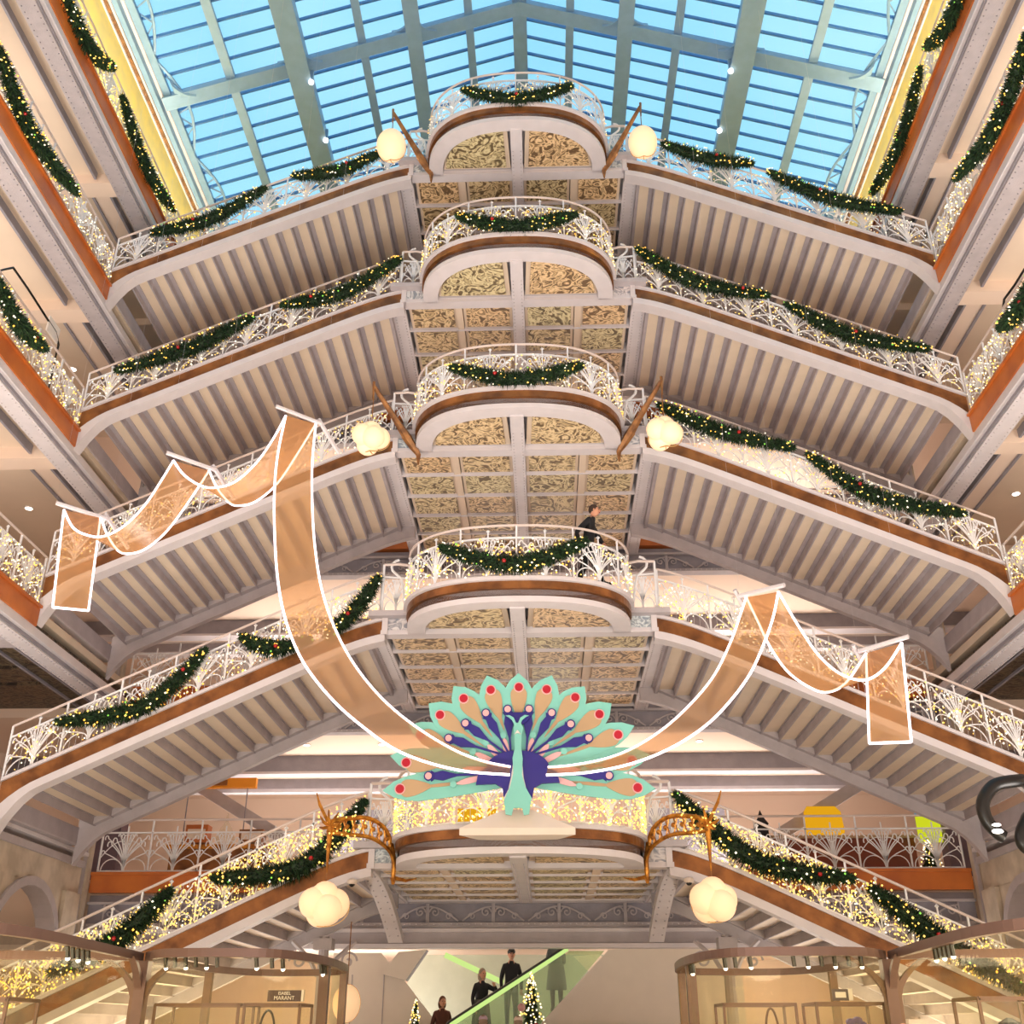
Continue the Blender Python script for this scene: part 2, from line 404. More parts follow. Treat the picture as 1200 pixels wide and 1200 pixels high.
# bowed balustrades on the landings
PB, LB = bulge_table(.04)
def f_bulge(s_, h, d):
    s_ = min(max(s_, 0), LB[-1] - 1e-6); j = 0
    import bisect
    j = min(bisect.bisect_right(LB, s_) - 1, len(PB) - 2)
    q = (s_ - LB[j]) / max(1e-9, LB[j + 1] - LB[j]); x = PB[j][0] + (PB[j + 1][0] - PB[j][0]) * q; y = PB[j][1] + (PB[j + 1][1] - PB[j][1]) * q
    k = 1 + d * -.35
    return (x * k, (y) * k if y < -.3 else y, .51 + h)
BL = LB[-1]
tb = thing('bowed_balustrade', 'white scrollwork balustrade bowed round the topmost landing, against the sky', 'balustrade', (0, 21, S[0]), 'bowed balustrades of the landings')
rail_parts(tb, f_bulge, BL, 1.15, n_seg=44)
for s in (-1, 1):      # swan-neck scrolls where the bow meets the flights
    q = MB(); P = [(s * 2.38, -.05, .55)]
    P = [(s * (2.42 + .02 * j), -.08, .52 + .11 * j) for j in range(8)] + [(s * (2.62 + .17 * math.sin(a)), -.08, 1.40 + .17 * (1 - math.cos(a))) for a in [0.6 + .5 * j for j in range(6)]]
    q.tube(P, .03, rail_m, 5); q.tube([(s * 2.36, -.06, 1.6), (s * 2.6, -.1, 1.63), (s * 2.95, -.1, 1.62)], .034, handr, 5)
    q.tube([(s * 2.36, -.06, 1.3), (s * 2.95, -.1, 1.33)], .024, rail_m, 4); q.tube([(s * 2.95, -.1, .5), (s * 2.95, -.1, 1.62)], .032, rail_m, 4)
    for P_, r in FAN: q.tube([(s * (2.38 + u * .46), -.08, .52 + h * .9) for u, h in P_], r * .8, rail_m, 4)
    part('scroll_end', q, tb)
for i, lb in ((1, 'white scrollwork balustrade bowed round the second highest landing'), (2, 'white scrollwork balustrade bowed round the middle landing, between two lamps'),
              (3, 'white scrollwork balustrade bowed in front of the walking man'), (4, 'white scrollwork balustrade bowed behind the peacock, thick with golden lights')):
    dup(tb, (0, 21, S[i]), lb)
for i, dens, gs, r in ((0, 12, .3, .017), (1, 55, .5, .019), (2, 55, .4, .018), (3, 60, .45, .019), (4, 230, .85, .017)):
    o = link('fairy_lights', lights_mesh(f_bulge, BL, dens, seed=20 + i, gold_share=gs, r=r).mesh('fairy_lights')); o.location = (0, 21, S[i])
    o['label'] = 'net of tiny warm fairy lights on the bowed balustrade, ' + ['topmost', 'second highest', 'middle', 'second lowest', 'lowest'][i] + ' landing'; o['category'] = 'string lights'; o['kind'] = 'stuff'; o['group'] = 'fairy light nets on the balustrades'

# ------------------------------------------------------------------ stair flights
M_ = .465
def zr(x):
    """brown fascia's lower edge, relative to landing underside level, at distance x from the middle"""
    v = -M_ * (x - 3.3)
    if x < 2.7: return .12
    k = .18; a = .12; d = a - v
    return a - k * math.log1p(math.exp((-(v - a)) / k)) if d > -3 else a
def make_flight(s, xend, label, loc, curve=True, grey_strip=.05):
    t = thing('stair_flight', label, 'stair flight', loc, 'stair flights seen from below')
    xs = [2.86 + .2 * k for k in range(int((xend - 2.86) / .2))] + [xend]
    def prof(y0, y1, lo, hi, mt, nm):
        m_ = MB(); m_.strip([[(s * x, y0, lo(x)), (s * x, y1, lo(x)), (s * x, y1, hi(x)), (s * x, y0, hi(x))] for x in xs], mt); part(nm, m_, t)
    def drop(x): return 0 if (x < 9.7 or not curve) else .62 * ((x - 9.7) / .77) ** 2.2
    prof(-.06, .10, lambda x: zr(x) - .35 * drop(x), lambda x: zr(x) + .30, brown, 'outer_fascia')
    prof(-.12, .12, lambda x: zr(x) + .30, lambda x: zr(x) + .37, iron, 'stringer_capping')
    prof(-.10, .22, lambda x: zr(x) - .17 - drop(x), lambda x: zr(x) - .35 * drop(x), iron, 'stringer')
    prof(3.86, 4.04, lambda x: zr(x) - .34 - drop(x) * .7, lambda x: zr(x) + .30, iron2, 'inner_stringer')
    RUN = .40; nst = int((min(xend, 10.46 if curve else xend) - 3.27) / RUN)
    H = RUN / 2; RS = M_ * RUN
    tm = MB(); tm.box(-H, H, .1, 3.9, 0, .04, tread_m); tme = tm.mesh('tread')
    rm = MB(); a, b = sorted((0, -s * grey_strip)); rm.box(a, b, .1, 3.9, -.022, 0, riser_m); a, b = sorted((-s * .018, s * .018)); rm.box(a, b, .1, 3.9, -RS - .012, 0, riser_m); rme = rm.mesh('riser')  # grey strip beside each riser broadens the dark stripe
    bm = MB(); P3 = [(-H, 0), (H, 0), (H, -RS)] if s > 0 else [(H, 0), (-H, 0), (-H, -RS)]
    bm.add([(x, 3.68, z) for x, z in P3] + [(x, 3.88, z) for x, z in P3], [(0, 1, 2), (5, 4, 3), (0, 2, 5, 3)], iron2); bme = bm.mesh('step_bracket')
    for k in range(nst):
        x = 3.27 + H + RUN * k; z = zr(x) + .02
        if k == 0: z0 = z
        z = z0 - RS * k if x > 3.9 and False else z
        o = link('tread', tme, t); o.location = (s * x, 0, z)
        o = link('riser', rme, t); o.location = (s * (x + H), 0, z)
        o = link('step_bracket', bme, t); o.location = (s * x, 0, z)
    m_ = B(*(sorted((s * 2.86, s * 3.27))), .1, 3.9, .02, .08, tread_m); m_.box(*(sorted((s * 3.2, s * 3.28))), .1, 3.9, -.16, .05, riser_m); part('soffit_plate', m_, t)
    if curve:
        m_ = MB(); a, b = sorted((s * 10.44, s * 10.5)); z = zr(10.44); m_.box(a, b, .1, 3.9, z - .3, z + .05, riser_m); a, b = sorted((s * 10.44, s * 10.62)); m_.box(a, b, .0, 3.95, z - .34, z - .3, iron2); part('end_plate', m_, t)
    return t
FL = {}
for s in (-1, 1):
    base = make_flight(s, 10.47, f'{SD[s]} flight of the topmost landing, under the glass roof', (0, 21, S[0]), grey_strip=.13)
    FL[(s, 0)] = base
    low = make_flight(s, 10.47, 'x', (0, 21, S[3]))
    for i, lb in ((1, 'flight descending from the second highest landing'), (2, 'flight descending from the middle landing with the small lamps'),
                  (3, 'flight descending from the landing where the man walks')):
        if i < 3: FL[(s, i)] = dup(base, (0, 21, S[i]), f'{SD[s]} {lb}')
        else: FL[(s, i)] = low; low['label'] = f'{SD[s]} {lb}'
    FL[(s, 4)] = make_flight(s, 13.0, f'{SD[s]} lowest flight, hung with dense golden lights', (0, 21, S[4]), False)
# flight balustrades (sheared) and their lights
def flight_f(s, x0=3.0):
    def f(u, h, d):
        x = x0 + u; return (s * x, .0 + d, zr(x) + .37 + h)
    return f
for s in (-1, 1):
    f = flight_f(s)
    tr = thing('flight_balustrade', f'white scrollwork balustrade of the topmost {SD[s]} flight', 'balustrade', (0, 21, S[0]), 'sloping balustrades of the flights')
    rail_parts(tr, f, 7.5, 1.07, n_seg=30, hand=1.10)
    for i, lb in ((1, 'second highest'), (2, 'middle'), (3, 'second lowest')):
        dup(tr, (0, 21, S[i]), f'white scrollwork balustrade of the {lb} {SD[s]} flight')
    t5 = thing('flight_balustrade', f'white scrollwork balustrade of the lowest {SD[s]} flight, behind golden lights', 'balustrade', (0, 21, S[4]), 'sloping balustrades of the flights')
    rail_parts(t5, f, 9.6, 1.06, n_seg=36, hand=1.10)
    for i, dens, gs, ln, r in ((0, 22, .4, 7.4, .017), (1, 48, .5, 7.4, .018), (2, 48, .45, 7.4, .018), (3, 60, .45, 7.4, .019), (4, 215, .85, 9.4, .017)):
        o = link('fairy_lights', lights_mesh(f, ln, dens, seed=40 + i * 2 + s, gold_share=gs, r=r).mesh('fairy_lights')); o.location = (0, 21, S[i])
        o['label'] = 'net of tiny warm fairy lights on the ' + ['topmost', 'second highest', 'middle', 'second lowest', 'lowest'][i] + f' {SD[s]} flight'; o['category'] = 'string lights'; o['kind'] = 'stuff'; o['group'] = 'fairy light nets on the balustrades'

# ------------------------------------------------------------------ side galleries
G = 10.47
def make_gallery(s, i):
    z = S[i]; yend = 27.0 if i == 0 else 20.88
    t = thing('side_gallery', f"{SD[s]} side gallery, {['topmost, below the golden wall', 'second from the top', 'middle one', 'lowest of those in view'][i]}, with an orange edge", 'gallery', (0, 0, z), 'side galleries round the hall')
    def bx(nm, x0, x1, y0, y1, z0, z1, mt, **k):
        a, b = sorted((s * x0, s * x1)); part(nm, B(a, b, y0, y1, z0, z1, mt), t, **k)
    bx('orange_fascia', G - .06, G + .06, -3, yend, .27, .68, orange)
    bx('fascia_lip', G - .11, G + .08, -3, yend, .68, .74, orange)
    bx('cornice_moulding', G - .02, G + .12, -3, 26.8, .08, .27, iron)
    m_ = MB(); a, b = sorted((s * (G + .08), s * (G + .16))); m_.box(a, b, -3, 26.8, 0, .1, girder); a, b = sorted((s * (G + .12), s * (G + .55))); m_.box(a, b, -3, 26.8, -.03, .03, iron2 if i < 2 else iron)
    part('edge_beam', m_, t)
    q = MB(); k = 6.0
    while k < 26.5:
        for e in (.18, .48): q.octa((s * (G + e), k, -.035), .02 if i < 3 else .03, iron2 if i >= 2 else girder)
        k += .16
    part('rivets', q, t, stuff=True)
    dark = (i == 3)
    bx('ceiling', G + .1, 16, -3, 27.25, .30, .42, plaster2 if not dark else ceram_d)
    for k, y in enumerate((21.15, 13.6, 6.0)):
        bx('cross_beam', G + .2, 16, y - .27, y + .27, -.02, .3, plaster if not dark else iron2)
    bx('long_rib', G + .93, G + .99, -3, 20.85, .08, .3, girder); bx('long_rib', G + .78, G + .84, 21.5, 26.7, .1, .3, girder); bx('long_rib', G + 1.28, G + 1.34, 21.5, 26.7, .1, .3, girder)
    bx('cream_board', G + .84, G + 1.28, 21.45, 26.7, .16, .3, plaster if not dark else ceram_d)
    bx('floor_slab', G, 16, -3, 27.25, .5, .68, floor_m)
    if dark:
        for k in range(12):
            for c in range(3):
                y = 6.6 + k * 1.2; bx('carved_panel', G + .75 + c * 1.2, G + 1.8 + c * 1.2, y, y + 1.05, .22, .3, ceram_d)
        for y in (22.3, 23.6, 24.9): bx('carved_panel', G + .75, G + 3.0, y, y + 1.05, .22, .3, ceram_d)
    return t
def gal_f(s, y0):
    def f(u, h, d): return (s * (G + .0 + d * 1.0 * -1 * (-1)), y0 + u, .74 + h)
    return f
for s in (-1, 1):
    for i in range(4): make_gallery(s, i)
    for i in range(4):
        ylen = 14.0 if i == 0 else 8.4; y0 = 12.4
        t = thing('gallery_balustrade', f"white scrollwork balustrade on the {['topmost', 'second highest', 'middle', 'lowest visible'][i]} {SD[s]} gallery", 'balustrade', (0, 0, S[i]), 'balustrades of the side galleries')
        f = gal_f(s, y0); rail_parts(t, f, ylen, 1.2, n_seg=8, hand=1.12)
        def f2(u, h, d, f=f): 
            p = f(u, h, 0); return (p[0] - s * .07, p[1], p[2])
        o = link('fairy_lights', lights_mesh(f2, ylen, (25, 50, 60, 70)[i], seed=70 + i * 2 + s, gold_share=(.2, .35, .5, .6)[i]).mesh('fairy_lights')); o.location = (0, 0, S[i])
        o['label'] = f"net of tiny fairy lights on the {['topmost', 'second highest', 'middle', 'lowest visible'][i]} {SD[s]} gallery balustrade"; o['category'] = 'string lights'; o['kind'] = 'stuff'; o['group'] = 'fairy light nets on the balustrades'

# ------------------------------------------------------------------ back galleries, ornate girders
def spiral(cx, cz, r, turns, s, y):
    return [(cx + s * r * (1 - q) * math.cos(q * turns * 6.283), y, cz + r * (1 - q) * math.sin(q * turns * 6.283)) for q in [j / 22 for j in range(21)]]
def make_back(i):
    z = S[i]
    t = thing('back_gallery_edge', f"grey scrolled iron girder across the back, {['topmost', 'second highest', 'middle', 'second lowest', 'lowest'][i]} storey", 'girder', (0, 27, z), 'scrolled girders across the back')
    m_ = MB(); m_.box(-10.8, 10.8, 0, .12, -.44, .22, girder); part('web', m_, t)
    m_ = MB(); m_.box(-10.8, 10.8, -.12, .2, -.52, -.44, iron2); part('lower_flange', m_, t)
    m_ = MB(); m_.box(-10.8, 10.8, -.12, .2, .0, .06, iron2); part('upper_flange', m_, t)
    for a, b in ((-10.8, -3.0), (3.0, 10.8)):
        part('orange_fascia', B(a, b, -.14, .1, .27, .68, orange), t); part('cornice', B(a, b, -.2, .1, .68, .75, orange), t)
    pan = MB()
    for s in (-1, 1):
        pan.tube(spiral(s * .62, -.2, .13, 1.6, s, -.05), .022, iron2, 4); pan.tube(spiral(s * .28, -.30, .09, 1.4, -s, -.05), .018, iron2, 4)
        pan.tube([(s * (.05 + .7 * q), -.05, -.40 + .33 * math.sin(q * 1.5)) for q in [j / 8 for j in range(9)]], .025, iron2, 4)
    pan.box(-.80, -.76, -.05, 0, -.44, .0, iron2); pan.box(.76, .80, -.05, 0, -.44, .0, iron2)
    pme = pan.mesh('scroll_panel')
    for k in range(13):
        o = link('scroll_panel', pme, t); o.location = (-9.6 + 1.6 * k, 0, 0)
    q = MB()
    for k in range(150):
        q.octa((-10.7 + k * .1435, -.125, -.48), .02, iron)
    part('rivets', q, t, stuff=True)
    return t
for i in range(5): make_back(i)
for i in (2, 3, 4):
    for s in (-1, 1):
        t = thing('back_balustrade', f"white looping balustrade of the {['', '', 'middle', 'second lowest', 'lowest'][i]} back gallery, {SD[s]} side", 'balustrade', (0, 27, S[i]), 'balustrades of the back galleries')
        def f(u, h, d, s=s): return (s * (10.7 - u), -.05, .75 + h * 1.12)
        rail_parts(t, f, 7.5, 1.25, n_seg=6, finial=False)

# ------------------------------------------------------------------ structure: floors, walls, halls
def struct(nm, mb): return solo(nm, mb, kind='structure')
struct('floor', B(-16.2, 16.2, -4.2, 37.3, -.2, 0, floor_m))
for i in (0, 1, 2, 3):
    m_ = MB(); z = S[i]
    m_.box(-16, 16, 27.25, 31.8, .05 + z, .6 + z, plaster); m_.box(-16, 16, 32.1, 36.98, z - .2, z + .6, plaster)
    m_.box(-16, 16, 31.8, 32.1, z - .45, z + .3, girder); m_.box(-16, 16, 31.7, 32.2, z - .52, z - .45, iron)
    m_.box(-16, 16, 32.4, 32.55, z - .85, z - .52, iron2); m_.box(-16, 16, 32.3, 32.65, z - .95, z - .85, iron)
    struct('ceiling' if i == 3 else 'ceiling_hall_%d' % (i + 1), m_)
m_ = MB(); m_.box(-16, 16, 27.1, 36.98, S[4] - .72, S[4] + .6, plaster)
m_.box(-16, 16, 26.9, 27.1, S[4] - .95, S[4] - .52, iron2); m_.box(-16, 16, 26.75, 27.15, S[4] - 1.02, S[4] - .92, iron); m_.box(-16, 16, 26.8, 27.1, S[4] - .66, S[4] - .58, iron)
struct('ceiling_ground_hall', m_)
struct('wall_back', B(-16.2, 16.2, 37, 37.3, 0, 29.5, plaster))
for s in (-1, 1):
    a, b = sorted((s * 16, s * 16.3)); struct(f'wall_{SD[s]}', B(a, b, -4.2, 37, 0, 22.6, plaster))
    # golden wall of the top floor with cornice
    m_ = MB(); a, b = sorted((s * 11.95, s * 12.2)); m_.box(a, b, -4, 31, 22.6, 28.3, yellow); struct(f'wall_golden_{SD[s]}', m_)
    m_ = MB()
    for x, z0, z1, mt in ((11.9, 28.15, 28.22, iron), (11.82, 28.22, 28.30, gold_dull), (11.75, 28.30, 28.38, iron), (11.6, 28.38, 28.62, roof_m), (11.5, 28.62, 28.70, iron)):
        a, b = sorted((s * x, s * 12.2)); m_.box(a, b, -4, 31, z0, z1, mt)
    struct(f'trim_{1 if s < 0 else 2}', m_)
    # corner columns
    for nm, x, y in (('corner', 11.02, 26.75),):
        q = MB(); q.box(s * x - .2, s * x + .2, y - .1, y + .1, 0, 22.3, stone); q.box(s * x - .2, s * x - .12, y - .16, y - .1, 0, 22.3, iron2); q.box(s * x + .06, s * x + .14, y - .14, y - .1, 0, 22.3, iron2)
        solo('column', q, f'pale riveted column at the {SD[s]} back corner beside the back gallery', 'column', loc=(s * x, y, 0))
struct('wall_front', B(-16.2, 16.2, -4.3, -4.2, 0, 28.7, plaster))
struct('wall_attic_back', B(-12.2, 12.2, 31, 31.3, 22.7, 29, iron2))

# side stone arcades beneath the lowest gallery
for s in (-1, 1):
    t = thing('stone_arcade', f'weathered stone arcade wall on the {SD[s]}, beneath the flight ends', 'arcade', (s * 10.85, 0, 0))
    m_ = MB(); a, b = (-.15, .15); m_.box(a, b, 10, 26.0, 4.55, 5.15, stone); m_.box(-.22, .22, 10, 26.0, 5.15, 5.3, iron2); m_.box(-.27, .27, 10, 26.0, 5.42, 5.5, iron); part('entablature', m_, t)
    for k, y in enumerate((25.55, 21.65, 17.75, 13.85, 9.95)):
        part('pier', B(-.25, .25, y - .4, y + .4, 0, 4.55, stone), t)
        part('pier_capital', B(-.32, .32, y - .5, y + .5, 3.0, 3.2, stone), t)
        if k < 4:
            cy = y - 1.95; n = 14; q = MB(); r = 1.55
            for side_x in (-.15, .15):
                vs_ = [(side_x, cy + r * math.cos(math.pi * j / n), 3.0 + r * .95 * math.sin(math.pi * j / n)) for j in range(n + 1)] + [(side_x, cy + r * 1.02 * math.cos(math.pi * j / n), 4.56) for j in range(n + 1)]
                q.add(vs_, [(j, j + 1, n + 2 + j, n + 1 + j) for j in range(n)], stone)
            part('spandrel', q, t)
            q = MB(); q.strip([[(-.22, cy + (r + e0) * math.cos(a_), 3.0 + (r + e0) * .95 * math.sin(a_)) for e0 in (0, .0)] + [(.22, cy + r * math.cos(a_), 3.0 + r * .95 * math.sin(a_)), (.22, cy + (r + .2) * math.cos(a_), 3.0 + (r + .2) * .95 * math.sin(a_)), (-.22, cy + (r + .2) * math.cos(a_), 3.0 + (r + .2) * .95 * math.sin(a_))] for a_ in [math.pi * j / n for j in range(n + 1)]], iron2)
            part('arch_ring', q, t)

# ------------------------------------------------------------------ glass roof
RZ, RG = 33.0, .357
def rz(x): return RZ - RG * abs(x)
XP = [0, 1.7, 3.5, 5.2, 7.2, 9.4, 11.4]
t = thing('glass_roof', 'pitched glass roof on blue-grey steel beams', 'skylight', (0, 0, 0))
def purlin(x, wd, dp):
    q = MB(); z = rz(x); q.box(x - wd, x + wd, -4, 30.6, z - dp, z, roof_m); q.box(x - wd * 1.5, x + wd * 1.5, -4, 30.6, z - dp - .05, z - dp, roof_m); part('purlin', q, t)
for x in XP:
    wd, dp = {0: (.16, .3), 1.7: (.09, .2), 3.5: (.17, .5), 5.2: (.09, .2), 7.2: (.24, .8), 9.4: (.10, .22), 11.4: (.09, .2)}[x]
    for s in ((1,) if x == 0 else (-1, 1)): purlin(s * x, wd, dp)
pane_cache = {}
for s in (-1, 1):
    for k in range(6):
        x0, x1 = XP[k] + .03, XP[k + 1] - .03
        q = MB(); q.add([(s * x0, 0, rz(x0)), (s * x1, 0, rz(x1)), (s * x1, .66, rz(x1)), (s * x0, .66, rz(x0))], [(0, 1, 2, 3) if s > 0 else (3, 2, 1, 0)], pane_m)
        pane_cache[(s, k)] = q.mesh('glass_pane')
Y0, NB = 19.0, 17
bars = {}
for s in (-1, 1):
    q = MB(); q.strip([[(s * x, -.03, rz(x) - .09), (s * x, .03, rz(x) - .09), (s * x, .03, rz(x) + .02), (s * x, -.03, rz(x) + .02)] for x in (0, 11.4)], bar_m); bars[s] = q.mesh('glazing_bar')
for r_ in range(NB):
    y = Y0 + r_ * .7
    for s in (-1, 1):
        o = link('glazing_bar', bars[s], t); o.location = (0, y - .02, 0)
        for k in range(6):
            o = link('glass_pane', pane_cache[(s, k)], t); o.location = (0, y + .02, 0)
q = MB(); qb = MB(); y = Y0 - .7
while y > -4:
    for s in (-1, 1):
        qb.strip([[(s * x, y - .03, rz(x) - .09), (s * x, y + .03, rz(x) - .09), (s * x, y + .03, rz(x) + .02), (s * x, y - .03, rz(x) + .02)] for x in (0, 11.4)], bar_m)
        q.add([(0, y, RZ), (s * 11.4, y, rz(11.4)), (s * 11.4, y + .7, rz(11.4)), (0, y + .7, RZ)], [(0, 1, 2, 3)], pane_m)
    y -= .7
part('glazing_bars_near', qb, t, stuff=True); part('glass_panes_near', q, t, stuff=True)
for yb in (7.9, 15.9, 23.9, 30.3):       # transverse trusses with rounded haunches
    q = MB()
    for s in (-1, 1):
        q.strip([[(s * x, yb - .14, rz(x) - .42), (s * x, yb + .14, rz(x) - .42), (s * x, yb + .14, rz(x) - .12), (s * x, yb - .14, rz(x) - .12)] for x in (0, 11.5)], roof_m)
        q.strip([[(s * x, yb - .26, rz(x) - .47), (s * x, yb + .26, rz(x) - .47), (s * x, yb + .26, rz(x) - .42), (s * x, yb - .26, rz(x) - .42)] for x in (0, 11.5)], roof_m)
    part('truss_beam', q, t)
    for x in (3.5, 7.2, 11.2):
        for s in (-1, 1):
            q = MB(); 
            for d in (-1, 1):
                P = [(s * (x + d * .1), yb), ]
                vs_ = []; n = 6
                c = x + d * .75
                if c > 11.6: continue
                ring = [(c - d * .65 * math.cos(a_), -.65 * 1 + .65 * math.sin(a_)) for a_ in [math.pi / 2 * j / n for j in range(n + 1)]]
                # gusset in the plan corner between purlin and truss
                pts = [(x + d * .1, yb - .14)] + [(xx, yb - .14 + yy) for xx, yy in ring]
                nn = len(pts); zz = rz(x) - .38
                q.add([(s * a_, b_, zz) for a_, b_ in pts] + [(s * a_, b_, zz + .1) for a_, b_ in pts], [tuple(range(nn)), tuple(range(2 * nn - 1, nn - 1, -1))] + [(i_, nn + i_, nn + (i_ + 1) % nn, (i_ + 1) % nn) for i_ in range(nn)], roof_m)
            if q.v: part('gusset', q, t)
for s in (-1, 1):      # arched lattice along the eaves
    q = MB(); y = 6.4
    while y < 30:
        P = [(s * 11.35 - s * .45 * math.sin(math.pi * j / 10), y + 4 * j / 10, 28.75 + .15 * math.sin(math.pi * j / 10)) for j in range(11)]
        q.tube(P, .05, roof_m, 5)
        for a_, b_ in ((0, 3), (3, 5), (5, 7), (7, 10)):
            q.tube([P[a_], (s * 11.45, y + 4 * (a_ + b_) / 20, 28.95)], .03, roof_m, 4); q.tube([(s * 11.45, y + 4 * (a_ + b_) / 20, 28.95), P[b_]], .03, roof_m, 4)
        y += 4
    part('eaves_lattice', q, t)
for s in (-1, 1):
    for y in (20.6, 24.1, 26.6):
        q = MB(); q.ball((0, 0, 0), .09, spot_e, 8, 6); q.box(-.05, .05, -.05, .05, .05, .5, roof_m)
        solo('roof_spotlight', q, f'small spotlight on the main {SD[s]} roof beam, ' + {20.6: 'nearest', 24.1: 'middle one', 26.6: 'farthest'}[y] + ' of three', 'spotlight', 'spotlights on the roof beams', loc=(0, 0, 0)).location = (s * 6.85, y, rz(7.2) - .9)

# ------------------------------------------------------------------ garlands
def garland(P, r, label, seed, group='lit fir garlands on the balustrades'):
    rnd = random.Random(seed); base = P[1]
    C = smooth_path([P[0], P[1], P[2]], 14)
    # pull the middle to a true swag
    t = thing('fir_garland', label, 'garland', base, group)
    n = len(C); loc = Vector(base); q = MB(); qb = MB(); ln = sum((C[i + 1] - C[i]).length for i in range(n - 1))
    def rad(u): return r * (.25 + .75 * math.sin(math.pi * min(max(u, 0), 1)) ** .55)
    q.tube([c - loc for c in C], [rad(i / (n - 1)) * .55 for i in range(n)], needle, 6)
    for _ in range(int(ln * 850)):
        u = rnd.random(); k = u * (n - 1); i = min(int(k), n - 2); c = C[i].lerp(C[i + 1], k - i) - loc; tg = (C[i + 1] - C[i]).normalized()
        d = Vector((rnd.gauss(0, 1), rnd.gauss(0, 1), rnd.gauss(0, 1))); d -= tg * d.dot(tg)
        if d.length < .01: continue
        d.normalize(); rr = rad(u); a = c + d * rr * .35; b = c + d * rr * (.85 + .4 * rnd.random()) + tg * rnd.uniform(-.1, .1) + Vector((0, 0, -.02))
        sd = tg.cross(d) * .5 + tg * rnd.uniform(-.5, .5)
        if sd.length < .01: continue
        sd = sd.normalized() * .026
        q.add([a - sd, a + sd, b], [(0, 1, 2)], needle if rnd.random() < .6 else needle2)
    for _ in range(int(ln * 19)):
        u = rnd.random(); k = u * (n - 1); i = min(int(k), n - 2); c = C[i].lerp(C[i + 1], k - i) - loc
        a = rnd.uniform(0, 6.283); d = Vector((math.cos(a), -.6 - .4 * rnd.random() if abs(C[-1].y - C[0].y) < 1 else math.sin(a), math.sin(a))).normalized()
        if abs(C[-1].y - C[0].y) >= 1: d = Vector((-math.copysign(abs(math.cos(a)), base[0]), .3 * math.sin(2 * a), math.sin(a))).normalized()
        qb.octa(c + d * rad(u) * 1.08, rnd.uniform(.016, .028), rnd.choice((bulb, bulb_w, bulb, bulb_a, bulb_g if rnd.random() < .4 else bulb)))
    part('foliage', q, t); part('bulbs', qb, t, stuff=True)
    u = rnd.random() * .6 + .2; i = int(u * (n - 1)); qq = MB(); qq.ball(C[i] - loc + Vector((-math.copysign(.1, base[0]) if abs(C[-1].y - C[0].y) >= 1 else 0, -rad(u) * .9, -.02)), .045, redb, 8, 6); part('bauble', qq, t, smooth=True)
    return t
def sag(a, m_, b):
    return [a, m_, b]
for i, (a, m_, b) in enumerate((((-1.37, 19.0, 23.23), (.03, 18.95, 22.72), (1.45, 19.0, 23.25)), ((-1.4, 19.0, 19.0), (.02, 18.95, 18.56), (1.44, 19.0, 18.98)),
                                ((-1.46, 19.0, 14.70), (.01, 18.95, 14.25), (1.46, 19.0, 14.68)), ((-1.55, 19.0, 10.34), (-.01, 18.95, 9.88), (1.42, 19.0, 10.45)))):
    garland([a, (m_[0], m_[1], m_[2] + .03), b], .23, f'swag of lit fir garland on the front of the {LV[i]} bowed balustrade', 100 + i)
FG = [('topmost left flight, lower end', (-9.57, 20.29), (-8.11, 20.63), (-6.71, 21.77)), ('topmost left flight, upper end by the lamp', (-6.04, 22.17), (-4.84, 22.22), (-3.66, 22.96)),
      ('topmost right flight, upper end by the lamp', (3.89, 23.01), (5.09, 22.35), (6.25, 22.22)), ('topmost right flight, lower end', (6.62, 21.91), (8.05, 20.89), (9.84, 20.43)),
      ('second highest left flight, lower end', (-9.76, 15.97), (-8.0, 16.55), (-6.57, 17.52)), ('second highest left flight, upper end', (-5.91, 17.85), (-4.43, 18.13), (-2.98, 19.26)),
      ('second highest right flight, upper end', (3.01, 19.42), (4.43, 18.24), (6.18, 17.85)), ('second highest right flight, lower end', (6.57, 17.6), (8.07, 16.52), (9.8, 16.18)),
      ('middle right flight, upper end', (3.26, 14.76), (4.67, 13.92), (6.29, 13.52)), ('middle right flight, lower end', (6.55, 13.36), (7.91, 12.2), (9.8, 11.79)),
      ('second lowest left flight, lower end', (-9.53, 7.32), (-7.74, 7.57), (-6.61, 8.86)), ('second lowest left flight, beside the big ribbon', (-5.91, 9.13), (-5.2, 8.78), (-4.4, 9.05)),
      ('second lowest left flight, upper end right of the ribbon', (-4.1, 9.10), (-3.53, 9.59), (-3.03, 10.47)),
      ('lowest left flight, upper end', (-5.89, 4.25), (-4.17, 4.39), (-3.02, 5.7)), ('lowest left flight, lower end above the kiosk', (-8.72, 2.6), (-7.52, 3.11), (-6.64, 4.05)),
      ('lowest right flight, upper end', (3.03, 5.79), (4.47, 4.47), (6.28, 4.19)), ('lowest right flight, lower end above the kiosk', (6.54, 4.06), (7.6, 3.14), (9.03, 2.28))]
for k, (lb, a, m_, b) in enumerate(FG):
    # the given middle is the lowest visible edge of the swag: raise it by the garland's own radius
    P = [(a[0], 20.78, a[1]), (m_[0], 20.78, m_[1] + .07), (b[0], 20.78, b[1])]
    garland(P, .23 if k < 13 else .25, 'lit fir garland on the ' + lb, 130 + k)
